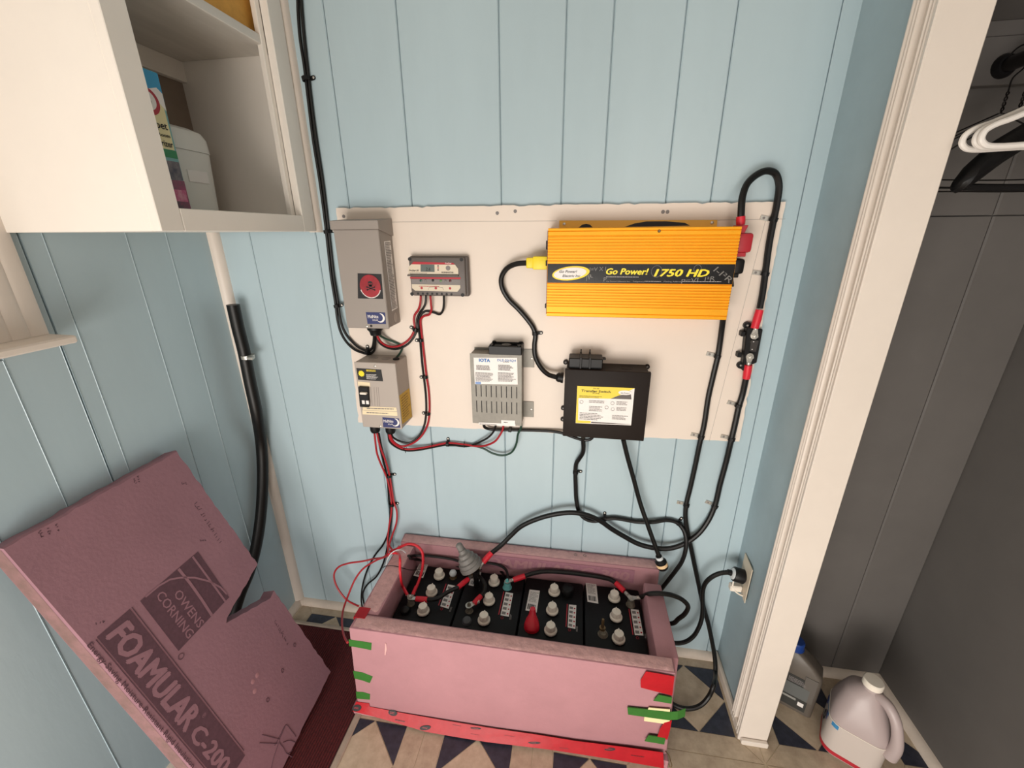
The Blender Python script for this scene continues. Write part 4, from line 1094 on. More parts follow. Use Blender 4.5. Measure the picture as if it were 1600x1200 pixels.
# combiner to controller, green bond to the breaker box
wires('red wire curving from the combiner box gland up to the charge controller', [(-0.5326,-0.05,1.0803),(-0.5338,-0.046,1.0635),(-0.5279,-0.036,1.045),(-0.5114,-0.026,1.033),(-0.4885,-0.02,1.034),(-0.4663,-0.0165,1.0457),(-0.448,-0.016,1.0651),(-0.4387,-0.016,1.0859),(-0.4391,-0.017,1.1072),(-0.4346,-0.018,1.1214),(-0.4237,-0.02,1.1341),(-0.414,-0.025,1.1521),(-0.4084,-0.03,1.1746)], RW, REDW)
wires('black wire running beside the red one from combiner gland to charge controller', [(-0.5367,-0.046,1.0775),(-0.5373,-0.04,1.0512),(-0.5237,-0.03,1.0327),(-0.499,-0.02,1.0245),(-0.4698,-0.0155,1.0344),(-0.4472,-0.0155,1.0551),(-0.4317,-0.0155,1.0842),(-0.4298,-0.017,1.1092),(-0.4198,-0.02,1.1273),(-0.4074,-0.024,1.1402),(-0.3989,-0.027,1.1543),(-0.3941,-0.03,1.1748)], RW, BLACK)
wires('green wire from the combiner box down into the top of breaker box', [(-0.5348,-0.042,1.0784),(-0.5334,-0.036,1.0682),(-0.5264,-0.026,1.0571),(-0.5105,-0.018,1.0474),(-0.4954,-0.0155,1.0409),(-0.483,-0.0155,1.0339),(-0.4813,-0.017,1.0252),(-0.4852,-0.024,1.0141),(-0.4912,-0.034,1.0056),(-0.4947,-0.045,0.9976),(-0.4945,-0.05,0.9881)], RW, GREENW)
# controller to breaker box
wires('red wire falling from charge controller to the gland under breaker box', [(-0.3822,-0.03,1.175),(-0.3836,-0.026,1.1527),(-0.3853,-0.022,1.1369),(-0.3936,-0.019,1.1233),(-0.4096,-0.018,1.1185),(-0.4192,-0.0165,1.1085),(-0.4205,-0.0155,1.0765),(-0.4195,-0.0155,1.0451),(-0.4181,-0.0155,0.9946),(-0.4164,-0.0155,0.9464),(-0.4138,-0.0155,0.9078),(-0.4143,-0.0155,0.8641),(-0.4203,-0.0155,0.8127),(-0.4301,-0.017,0.7835),(-0.4494,-0.02,0.7539),(-0.4756,-0.025,0.7331),(-0.5059,-0.032,0.7258),(-0.524,-0.042,0.7427),(-0.5295,-0.05,0.7697),(-0.5301,-0.05,0.7822)], RW, REDW)
wires('black wire falling from charge controller to the gland under breaker box', [(-0.3458,-0.03,1.1755),(-0.3482,-0.027,1.1535),(-0.3533,-0.023,1.136),(-0.3642,-0.019,1.1248),(-0.3823,-0.017,1.1292),(-0.4041,-0.0155,1.1311),(-0.4195,-0.0155,1.1196),(-0.427,-0.0155,1.0896),(-0.4265,-0.0155,1.0494),(-0.4264,-0.0155,0.9802),(-0.4245,-0.0155,0.9287),(-0.4238,-0.0155,0.8785),(-0.4281,-0.0155,0.8266),(-0.4377,-0.017,0.7872),(-0.4597,-0.02,0.751),(-0.487,-0.024,0.7339),(-0.5122,-0.032,0.7426),(-0.5262,-0.042,0.7596),(-0.5258,-0.05,0.7763)], RW, BLACK)
# breaker box to charger
wires('red wire along the bundle under the white board from breaker box to silver charger', [(-0.5336,-0.05,0.7778),(-0.533,-0.046,0.7548),(-0.5247,-0.038,0.7341),(-0.5025,-0.028,0.7152),(-0.4775,-0.02,0.7117),(-0.4489,-0.014,0.7151),(-0.4171,-0.0105,0.7222),(-0.3684,-0.0095,0.7351),(-0.3149,-0.0095,0.7338),(-0.2888,-0.012,0.7328),(-0.2625,-0.016,0.7359),(-0.2378,-0.022,0.7473),(-0.2192,-0.028,0.7623),(-0.2047,-0.033,0.7844),(-0.1955,-0.036,0.8047),(-0.192,-0.038,0.8278)], RW, REDW)
wires('black wire along the bundle under the white board from breaker box to silver charger', [(-0.5379,-0.046,0.7734),(-0.5391,-0.04,0.7427),(-0.5247,-0.032,0.7211),(-0.5009,-0.024,0.707),(-0.4752,-0.017,0.7048),(-0.4486,-0.011,0.708),(-0.4183,-0.0085,0.7156),(-0.3696,-0.0072,0.7273),(-0.3159,-0.0072,0.726),(-0.2931,-0.0105,0.7338),(-0.2679,-0.016,0.7493),(-0.243,-0.022,0.7678),(-0.2261,-0.028,0.7885),(-0.2169,-0.034,0.8103),(-0.2143,-0.036,0.8294)], RW, BLACK)
wires('green wire drooping below the white board into the bottom of the silver charger', [(-0.3708,-0.004,0.7234),(-0.3164,-0.0052,0.7277),(-0.286,-0.008,0.7298),(-0.2582,-0.011,0.725),(-0.2326,-0.014,0.7137),(-0.2015,-0.016,0.7098),(-0.1743,-0.018,0.7227),(-0.1593,-0.022,0.7533),(-0.1531,-0.026,0.7886),(-0.1445,-0.028,0.8103),(-0.1433,-0.03,0.8312)], RW, GREENW)
# breaker box down to the batteries
wires('red wire hanging from breaker box into battery bundle, the outer one at its side', [(-0.5791,-0.05,0.7746),(-0.5832,-0.044,0.7415),(-0.5875,-0.036,0.6975),(-0.5847,-0.024,0.6481),(-0.5778,-0.014,0.6008),(-0.5741,-0.0115,0.559),(-0.5735,-0.0105,0.5096),(-0.5787,-0.0105,0.464),(-0.5912,-0.014,0.4089),(-0.5985,-0.024,0.3558),(-0.5958,-0.036,0.3212),(-0.6042,-0.05,0.3111),(-0.6362,-0.06,0.3078),(-0.6757,-0.066,0.2972),(-0.7236,-0.07,0.2862),(-0.7614,-0.074,0.2683),(-0.7802,-0.078,0.239),(-0.7774,-0.084,0.2062),(-0.7604,-0.09,0.1724),(-0.7332,-0.098,0.1509),(-0.7022,-0.108,0.1496),(-0.6807,-0.12,0.1578)], RW, DKRED, 'wire')
wires('bright red wire hanging from breaker box, bulging out of bundle beside the clips', [(-0.5709,-0.05,0.7752),(-0.5718,-0.045,0.7471),(-0.5722,-0.036,0.712),(-0.5688,-0.024,0.6654),(-0.567,-0.015,0.6165),(-0.5666,-0.012,0.5649),(-0.5646,-0.0115,0.5063),(-0.5579,-0.013,0.4707),(-0.5616,-0.017,0.4302),(-0.5781,-0.022,0.383),(-0.5903,-0.03,0.3434),(-0.5716,-0.05,0.3394),(-0.584,-0.06,0.3282),(-0.6162,-0.075,0.319),(-0.6593,-0.09,0.2924),(-0.6857,-0.105,0.2574),(-0.7005,-0.13,0.2181),(-0.6983,-0.17,0.2017),(-0.6669,-0.23,0.2166),(-0.6145,-0.3,0.2561),(-0.5728,-0.345,0.2931)], RW, DKRED, 'wire')
wires('black wire in the battery bundle slanting out to the floor, upper one', [(-0.5704,-0.046,0.7711),(-0.5754,-0.035,0.7156),(-0.5774,-0.02,0.6532),(-0.5781,-0.0105,0.5938),(-0.584,-0.0072,0.5086),(-0.5845,-0.008,0.4615),(-0.6,-0.01,0.3784),(-0.6242,-0.011,0.3253),(-0.6622,-0.012,0.2717),(-0.7011,-0.014,0.1971),(-0.7246,-0.018,0.1269),(-0.732,-0.024,0.0777),(-0.7302,-0.03,0.0415)], RW, BLACK, 'wire')
wires('black wire in the battery bundle slanting out to the floor, lower one', [(-0.5695,-0.042,0.7692),(-0.5724,-0.03,0.7087),(-0.5705,-0.015,0.6417),(-0.5706,-0.0065,0.58),(-0.5763,-0.0048,0.5077),(-0.5804,-0.0062,0.4555),(-0.5941,-0.016,0.3761),(-0.6078,-0.019,0.3154),(-0.6306,-0.02,0.247),(-0.6611,-0.021,0.1894),(-0.7014,-0.022,0.1464),(-0.7177,-0.03,0.1135),(-0.7176,-0.034,0.0634)], RW, BLACK, 'wire')

# ------------------------------------------------------------------ clips and ties that hold the cables (each screwed on by itself)
def clip_mesh_black(r):
    bm = BM()
    ring = []
    for k in range(18):
        a = k / 18 * 6.28318
        ring.append((math.cos(a), math.sin(a)))
    # band round the bundle (axis along local Y), tab to +X, all relative to the bundle centre
    for k in range(18):
        a, b = ring[k], ring[(k + 1) % 18]
        lo, hi = r, r + 0.0016
        q = [Vector((a[0] * lo, -0.0045, a[1] * lo)), Vector((b[0] * lo, -0.0045, b[1] * lo)), Vector((b[0] * hi, -0.0045, b[1] * hi)), Vector((a[0] * hi, -0.0045, a[1] * hi))]
        add_hex(bm, q, [p + Vector((0, 0.009, 0)) for p in q])
    return bm
CLIPS = {}
def clip(px, tabdir, along, r, depth, wall, label, metal=False):
    """loop clamp at world point px on the wall plane: along = cable direction, tabdir = side of the screw tab"""
    px = V(px)
    al = V(along).normalized()
    n = Vector((0, -1, 0))
    al = (al - n * al.dot(n)).normalized()
    tb = n.cross(al).normalized()
    if tb.dot(V(tabdir)) < 0:
        tb = -tb
    t = thing('cable_clip', label, 'clip', px)
    c = Vector((px.x, depth, px.z))
    # loop
    bm = BM()
    K = 16
    lo, hi = r + 0.0002, r + 0.0018
    for k in range(K):
        a, b = k / K * 6.28318, (k + 1) / K * 6.28318
        def pt(ang, rad):
            return c + tb * (math.cos(ang) * rad) + n * (math.sin(ang) * rad) - al * 0.0042
        q = [pt(a, lo), pt(b, lo), pt(b, hi), pt(a, hi)]
        add_hex(bm, q, [p + al * 0.0084 for p in q])
    part('loop', bm, BLACKP, t)
    # tab with screw, lying on the wall
    L0, L1 = hi - 0.001, hi + (0.0165 if metal else 0.0115)
    w = 0.0048 if metal else 0.0045
    base = Vector((px.x, wall, px.z))
    if metal:
        pts = [base + tb * L0 - al * w, base + tb * L1 - al * w, base + tb * L1 + al * w, base + tb * L0 + al * w]
    else:
        e = base + tb * (L1 - w)
        pts = [base + tb * L0 - al * w] + [e + tb * (w * math.cos(a)) + al * (w * math.sin(a)) for a in [math.radians(x) for x in range(-90, 91, 30)]] + [base + tb * L0 + al * w]
    tab = part('tab', prism(pts, n * 0.0026), METAL if metal else BLACKP, t)
    sc = base + tb * (L1 - (0.007 if metal else w)) + n * 0.0026
    part('screw', lathe([(0.0027, 0), (0.0027, 0.0006), (0.0013, 0.0013)], sc, n, 12), METAL if not metal else INKG, tab)
    return t
WB, WW = -0.0122, -0.0002
DN = (0, 0, -1)
clip((0.4147,-0.0205,1.3505), (-1, 0, 0), (-0.2, 0, -1), RB, -0.0207, WB, 'metal tab cable clip at the top corner of the white board beside inverter', True)
clip((0.419,-0.0205,1.2344), (-1, 0, 0), (-0.12, 0, -1), RB, -0.0207, WB, 'metal tab cable clip beside the black terminal cover of the inverter', True)
clip((0.4161,-0.0205,0.9065), (-1, 0, 0), (-0.25, 0, -1), RB, -0.0207, WB, 'metal tab cable clip on the white board, next one below the fuse holder', True)
clip((0.4153,-0.0205,0.8112), (-1, 0, 0), (-0.15, 0, -1), RB, -0.0207, WB, 'metal tab cable clip at the bottom corner of the white board, below fuse holder', True)
clip((0.4098,-0.0095,0.5914), (-1, 0, 0), (-0.35, 0, -1), RB, -0.0092, WW, 'metal tab cable clip on the blue wall, on the cable coming from the fuse holder', True)
clip((0.3464,-0.0205,1.0351), (-1, 0, 0), (-0.2, 0, -1), RB * 0.92, -0.0205, WB, 'metal tab cable clip just below the lower corner of the yellow inverter', True)
clip((0.3393,-0.0205,0.8113), (-1, 0, 0), (-0.15, 0, -1), RB * 0.92, -0.0203, WB, 'metal tab cable clip at the white board bottom edge, on the straight inverter cable', True)
clip((0.3333,-0.0095,0.5865), (-1, 0, 0), (-0.1, 0, -1), RB * 0.92, -0.0092, WW, 'metal tab cable clip on the blue wall, on the cable running straight down from inverter', True)
clip((-0.6557,-0.006,1.6707), (1, 0, 0), (0.2, 0, -1), 0.0075, -0.0085, WW, 'black clip on the cable pair high on the wall beside the cabinet stile')
clip((-0.6607,-0.006,1.3338), (1, 0, 0), (0.12, 0, -1), 0.0066, -0.0085, WW, 'black clip on the cable pair beside the rain hood of combiner box')
clip((-0.6605,-0.012,1.1404), (1, 0, 0), (0.2, 0, -1), 0.0066, -0.0145, WB, 'black clip on the cable pair at the lower side of combiner box')
clip((-0.5842,-0.0188,1.0128), (-0.1, 0, 1), (1, 0, 0.1), 0.0064, -0.0195, WB, 'black clip with screw under the bend of cable pair, above breaker box')
clip((-0.4356,-0.0157,1.0806), (-1, 0, 0), (-0.4, 0, -1), 0.0064, -0.0175, WB, 'black clip on red and black wires between combiner box and charge controller')
clip((-0.4238,-0.0157,1.0514), (-1, 0, 0), (0.1, 0, -1), 0.0052, -0.0168, WB, 'black clip on red and black wires, uppermost of three down from charge controller')
clip((-0.4197,-0.0157,0.9444), (-1, 0, 0), (0.12, 0, -1), 0.0052, -0.0168, WB, 'black clip on red and black wires above breaker box side sticker, middle of three')
clip((-0.4217,-0.0157,0.8312), (-1, 0, 0), (0.02, 0, -1), 0.0058, -0.0168, WB, 'black clip on red and black wires beside the yellow breaker sticker, lowest of three')
clip((-0.1081,-0.0188,1.08), (1, 0, 0), (0.05, 0, -1), 0.0064, -0.0195, WB, 'black clip on the cord between yellow plug and transfer switch')
clip((0.0141,-0.0088,0.6669), (1, 0, 0), (0, 0, -1), 0.0062, -0.0085, WW, 'black clip on the S-shaped cord just below the transfer switch')
clip((0.1081,-0.0095,0.5144), (0, 0, 1), (1, 0, 0.05), 0.0062, -0.0092, WW, 'black clip standing upright where two black cords cross below the transfer switch')
clip((0.321,-0.0095,0.5215), (0.2, 0, 1), (1, 0, -0.5), 0.0062, -0.0092, WW, 'black clip where the S-shaped cord turns down beside the straight inverter cable')
clip((-0.571,-0.012,0.6025), (1, 0, 0.2), (0.15, 0, -1), 0.0075, -0.0098, WW, 'black clip on the red and black battery bundle, upper of two below breaker box')
clip((-0.5736,-0.012,0.4933), (1, 0, 0.1), (0.05, 0, -1), 0.0075, -0.0098, WW, 'black clip on the red and black battery bundle, lower of two below breaker box')
clip((-0.3696,-0.0095,0.7307), (0, 0, 1), (1, 0, 0.03), 0.006, -0.0085, WW, 'black clip in the middle of the bundle under the white board edge')
def zip_tie(c, along, r, label, tail=(0, 0, -1)):
    c, al = V(c), V(along).normalized()
    bm = tube([c + (al.orthogonal().normalized() * math.cos(a) + al.cross(al.orthogonal().normalized()) * math.sin(a)) * r for a in [k / 16 * 6.28318 for k in range(16)]], 0.0011, 6, closed=True, sm=False)
    d = V(tail).normalized()
    add_box(bm, c + d * (r + 0.001) + Vector((-0.0014, -0.0014, -0.0022)), c + d * (r + 0.001) + Vector((0.0014, 0.0014, 0.0022)))
    add_tube(bm, [c + d * r, c + d * (r + 0.009)], 0.0009, 6, sm=False)
    solo('zip_tie', bm, BLACKP, label, 'cable tie')
zip_tie((-0.4991,-0.0265,0.7147), (1, -0.3, 0), 0.0062, 'black zip tie on wires just below the breaker box glands')
zip_tie((-0.4187,-0.0095,0.7194), (1, 0, 0), 0.0052, 'black zip tie on the bundle below the board, closer to breaker box', (0, 0, 1))
zip_tie((-0.3184,-0.0085,0.7298), (1, 0, 0), 0.0058, 'black zip tie on the bundle where the green wire leaves it', (0, 0, 1))

# ------------------------------------------------------------------ pink foam battery enclosure
bx = thing('battery_enclosure', 'pink foam board box taped with red and green tape holding four batteries', 'box', (-0.15, -0.18, 0.0))
def rough_top(o):
    pass
def foam_panel(name, lo8, cut_faces=True):
    return part(name, lo8, PINK, bx)
BZ = 0.37
part('base_sheet', box((-0.598, -0.3455, 0.0017), (0.287, -0.004, 0.030), 0.002), PINK, bx)
def slab8(b, t, bev=0.004):
    return add_hex(BM(), b, t, bev, 2)
Fy = lambda z: -0.362 + (BZ - z) * 0.065
part('front_panel', slab8([(-0.585, Fy(0.031), 0.031), (0.284, Fy(0.031) + 0.008, 0.031), (0.284, -0.315, 0.031), (-0.585, -0.315, 0.031)],
                          [(-0.549, Fy(BZ), BZ), (0.2615, Fy(BZ) + 0.004, BZ - 0.001), (0.264, -0.318, BZ - 0.001), (-0.549, -0.314, BZ)], 0.005), PINK, bx)
part('back_panel', slab8([(-0.565, -0.047, 0.031), (0.285, -0.047, 0.031), (0.285, -0.004, 0.031), (-0.565, -0.004, 0.031)],
                         [(-0.541, -0.046, 0.377), (0.276, -0.046, 0.377), (0.279, -0.003, 0.378), (-0.545, -0.003, 0.377)], 0.004), PINK, bx)
part('side_panel', slab8([(-0.58, -0.3145, 0.031), (-0.50, -0.3135, 0.031), (-0.50, -0.0475, 0.031), (-0.572, -0.0475, 0.031)],
                         [(-0.547, -0.3135, BZ), (-0.490, -0.3135, BZ), (-0.490, -0.0475, BZ - 0.002), (-0.549, -0.0475, BZ - 0.002)], 0.005), PINK, bx)
part('side_panel', slab8([(0.228, -0.314, 0.031), (0.290, -0.314, 0.031), (0.290, -0.085, 0.031), (0.228, -0.085, 0.031)],
                         [(0.2255, -0.3165, 0.362), (0.278, -0.3145, 0.362), (0.275, -0.085, 0.362), (0.2255, -0.085, 0.362)], 0.005), PINK, bx)
# rough sawn upper edges, laid as thin crusts on the cut faces
def crust(x0, x1, y0, y1, z, nx, ny, seed, amp=0.0016, y0b=None, y1b=None):
    rnd = random.Random(seed)
    bm = BM()
    g = []
    for i in range(nx + 1):
        row = []
        for j in range(ny + 1):
            t, s = i / nx, j / ny
            ya = y0 + ((y0b if y0b is not None else y0) - y0) * t
            yb_ = y1 + ((y1b if y1b is not None else y1) - y1) * t
            edge = i in (0, nx) or j in (0, ny)
            row.append(bm.verts.new((x0 + (x1 - x0) * t, ya + (yb_ - ya) * s, z + (0 if edge else 0.0006 + rnd.random() * amp))))
        g.append(row)
    for i in range(nx):
        for j in range(ny):
            bm.faces.new((g[i][j], g[i + 1][j], g[i + 1][j + 1], g[i][j + 1]))
    return bm
part('sawn_edge', crust(-0.543, 0.258, Fy(BZ) + 0.0045, -0.319, BZ - 0.0003, 90, 6, 3, y0b=Fy(BZ) + 0.008, y1b=-0.322), PINKCUT, bx)
part('sawn_edge', crust(-0.538, 0.273, -0.0425, -0.007, 0.3771, 90, 5, 4), PINKCUT, bx)
part('sawn_edge', crust(-0.543, -0.494, -0.309, -0.052, BZ - 0.0008, 7, 34, 5), PINKCUT, bx)
# faded print on the inner side of the back panel
fb_ = part('faded_print_band', box((-0.30, -0.0476, 0.318), (0.205, -0.0472, 0.366)), FINK2, bx)
letter('FOAMULAR C-300', (0.19, -0.0478, 0.325), XA, ZA, PINK, fb_, height=0.033, width=0.47, bold=0.035, shear=0.15, align='RIGHT')
for q in [(0.0267,-0.0036,0.3644),(0.055,-0.0036,0.3605)]:
    part('staple', tube(ellipse((q[0], -0.022, 0.3795), XA, Vector((0, 1, 0)), 0.005, 0.004, 12), 0.0007, 5, closed=True, sm=False), INKG, bx)
# tape
FN = Vector((0, -1, -0.065)).normalized()
def tape(pts, m, label=None, name='tape_strip', th=0.0006):
    return patch(pts, m, bx, name, th=th, label=label, nrm=FN)
tape([(-0.5563,-0.3591,0.3254),(-0.5238,-0.3591,0.3258),(-0.4923,-0.3591,0.3249),(-0.4983,-0.3572,0.2958),(-0.5296,-0.3573,0.2981),(-0.5595,-0.3574,0.2988)], GTAPE, 'green tape strip')
tape([(-0.5682,-0.3506,0.1941),(-0.5409,-0.3505,0.1936),(-0.5122,-0.3498,0.1824),(-0.5258,-0.3478,0.1511),(-0.5494,-0.3482,0.1581),(-0.5696,-0.3484,0.1604)], GTAPE, 'green tape strip')
tape([(-0.5767,-0.3444,0.0996),(-0.5541,-0.3447,0.1031),(-0.534,-0.3444,0.0986),(-0.5388,-0.3426,0.0722),(-0.5599,-0.3425,0.0698),(-0.5807,-0.3423,0.0667)], GTAPE, 'green tape strip')
rt = tape([(0.1852,-0.3597,0.3341),(0.194,-0.3619,0.368),(0.2253,-0.3618,0.3671),(0.2575,-0.3617,0.365),(0.2619,-0.3571,0.2951),(0.2242,-0.3575,0.3009),(0.1883,-0.3579,0.3072)], RTAPE, 'red tape patch')
tape([(0.2314,-0.3569,0.291),(0.2622,-0.3567,0.2885),(0.264,-0.3552,0.2646),(0.2221,-0.3552,0.2657)], GTAPE, 'green tape strip', th=0.0011)
tape([(0.2146,-0.3532,0.2351),(0.2638,-0.3536,0.2408),(0.2704,-0.3497,0.1814),(0.2095,-0.3496,0.1794),(0.2085,-0.3506,0.1942)], CTAPE, 'cream tape backing', th=0.0008)
tape([(0.1649,-0.3525,0.2241),(0.195,-0.3527,0.2266),(0.2657,-0.3531,0.2327),(0.2687,-0.3509,0.1998),(0.2393,-0.3508,0.1982),(0.1691,-0.3507,0.1961)], GTAPE, 'green tape strip', th=0.0014)
_e = [(0.2652,-0.353,0.232),(0.2681,-0.3509,0.1996)]
cu = [Vector(p) for p in _e]
part('tape_strip', add_hex(BM(), [cu[0], cu[1], cu[1] + Vector((0.016, -0.004, 0.012)), cu[0] + Vector((0.016, -0.004, 0.012)), ], [p + Vector((0, -0.0008, 0)) for p in (cu[0], cu[1], cu[1] + Vector((0.016, -0.004, 0.012)), cu[0] + Vector((0.016, -0.004, 0.012)))]), GTAPE, bx, 'loose green tape end')
part('tape_strip', add_hex(BM(), [cu[0] + Vector((0.016, -0.004, 0.012)), cu[1] + Vector((0.016, -0.004, 0.012)), cu[1] + Vector((0.034, 0.002, 0.018)), cu[0] + Vector((0.034, 0.002, 0.018))], [p + Vector((0, -0.0008, 0)) for p in (cu[0] + Vector((0.016, -0.004, 0.012)), cu[1] + Vector((0.016, -0.004, 0.012)), cu[1] + Vector((0.034, 0.002, 0.018)), cu[0] + Vector((0.034, 0.002, 0.018)))]), GTAPE, bx, 'loose green tape end')
tape([(0.2567,-0.35,0.1853),(0.2732,-0.3509,0.1989),(0.274,-0.3486,0.1639),(0.2732,-0.3456,0.1175),(0.2483,-0.3459,0.1218),(0.2505,-0.3482,0.1571)], RTAPE, 'red tape patch', th=0.001)
tape([(0.2269,-0.3459,0.123),(0.2676,-0.346,0.1234),(0.2684,-0.3441,0.0953),(0.22,-0.3442,0.0955)], GTAPE, 'green tape strip', th=0.0013)
# long red tape round the foot: runs from the panel down to the sheet edge
top = [Vector(p) for p in [(-0.5847,-0.3414,0.0524),(-0.5435,-0.3415,0.0546),(-0.5438,-0.3405,0.0392),(-0.4429,-0.3403,0.0358),(-0.3215,-0.3402,0.0349),(-0.1899,-0.3403,0.0363),(-0.0562,-0.3407,0.0429)]] + [Vector(p) for p in [(0.0472,-0.3408,0.0443),(0.1799,-0.3415,0.055),(0.2698,-0.3418,0.0594)]]
low = [Vector(p) for p in [(-0.5927,-0.3428,0.027),(-0.5658,-0.3491,0.024),(-0.5269,-0.3528,0.02),(-0.4477,-0.3573,0.014),(-0.3703,-0.3616,0.008),(-0.2959,-0.3609,0.007),(-0.1951,-0.3619,0.011),(-0.0197,-0.3554,0.0145),(0.1495,-0.3483,0.0165),(0.2748,-0.3406,0.0165)]]
bm = BM()
L0, L1 = [], []
for i in range(len(top)):
    a, b = top[i] + FN * 0.0008, low[i]
    if b.y > -0.3535:
        b.y = -0.3535
    L0.append(bm.verts.new(a)); L1.append(bm.verts.new(b))
for i in range(len(top) - 1):
    bm.faces.new((L1[i], L1[i + 1], L0[i + 1], L0[i]))
ext = bmesh.ops.extrude_face_region(bm, geom=bm.faces[:])
for v in ext['geom']:
    if isinstance(v, bmesh.types.BMVert):
        v.co += FN * 0.0006
rb_ = part('foot_tape', bm, RTAPE, bx, 'long red tape with round black marks')
def surf_pt(f, s):
    x = f * (len(top) - 1); k = min(int(x), len(top) - 2)
    a = top[k].lerp(top[k + 1], x - k); b = low[k].lerp(low[k + 1], x - k)
    b.y = min(b.y, -0.3535)
    p = a.lerp(b, s)
    ux = (top[k + 1] - top[k]).normalized()
    up = (a - b).normalized()
    return p + FN * 0.0022, ux, up
for f, s in ((0.03, 0.55), (0.30, 0.12), (0.425, 0.72), (0.535, 0.15), (0.72, 0.55), (0.86, 0.25)):
    p, ux, up = surf_pt(f, s)
    e = part('round_mark', prism(ellipse(p, ux, up, 0.0135, 0.0105 if s > 0.3 else 0.007, 20), FN * 0.0003), INK, rb_)
    micro(p - ux * 0.008 - up * 0.003 + FN * 0.0004, ux, up, 0.016, 0.006, 2, REDINK, e, int(f * 100), fill=0.4, off=0.0)
for f, s in ((0.33, 0.75), (0.49, 0.2), (0.58, 0.6), (0.64, 0.35), (0.79, 0.7), (0.93, 0.5)):
    p, ux, up = surf_pt(f, s)
    micro(p - ux * 0.015, ux, up, 0.034, 0.004, 1, mat('dark_red_ink', (92, 14, 22), 0.5), rb_, int(f * 100), off=0.0)
part('tape_strip', box((-0.5495, -0.3305, 0.3698), (-0.520, -0.297, 0.3718), 0.0004), RTAPE, bx, 'red tape on the rim corner')
part('tape_strip', box((-0.5525, -0.3305, 0.344), (-0.5492, -0.297, 0.3712), 0.0004), RTAPE, bx, 'red tape on the rim corner')
hk = part('wire_hook', tube([(0.277, -0.334, 0.052), (0.288, -0.338, 0.042), (0.292, -0.34, 0.028), (0.296, -0.345, 0.018), (0.2925, -0.347, 0.012), (0.289, -0.343, 0.017)], 0.0012, 6), BRASS, bx)
part('scuff', prism([(-0.4534,-0.3596,0.3329),(-0.4509,-0.3593,0.3291),(-0.4524,-0.3581,0.31),(-0.4599,-0.3564,0.2836),(-0.4622,-0.3565,0.2857)], FN * 0.0008), PINKCUT, bx)

# ------------------------------------------------------------------ batteries
TZ = 0.295
def prism_up(pts, h):
    return prism([Vector(p) for p in pts], (0, 0, h))
def vent_cap(b, x, y):
    g = part('vent_cap', lathe([(0.0178, 0), (0.0178, 0.004), (0.0165, 0.0055), (0.0138, 0.0075), (0.0128, 0.0205), (0.0118, 0.0225), (0.006, 0.0228)], (x, y, TZ + 0.004), (0, 0, 1), 18), WHITEP, b)
    bm = box((x - 0.0013, y + 0.006, TZ + 0.024), (x + 0.0013, y + 0.0135, TZ + 0.0285), 0.0006)
    add_box(bm, (x - 0.0013, y - 0.0135, TZ + 0.012), (x + 0.0013, y - 0.0112, TZ + 0.026), 0.0005)
    part('grip_fin', bm, WHITEP, g)
    return g
def sticker(b, quad, m=STICKW, z=TZ, name='sticker'):
    pts = [Vector((p[0], p[1], z)) for p in quad]
    return patch(pts, m, b, name, th=0.0005, nrm=(0, 0, 1))
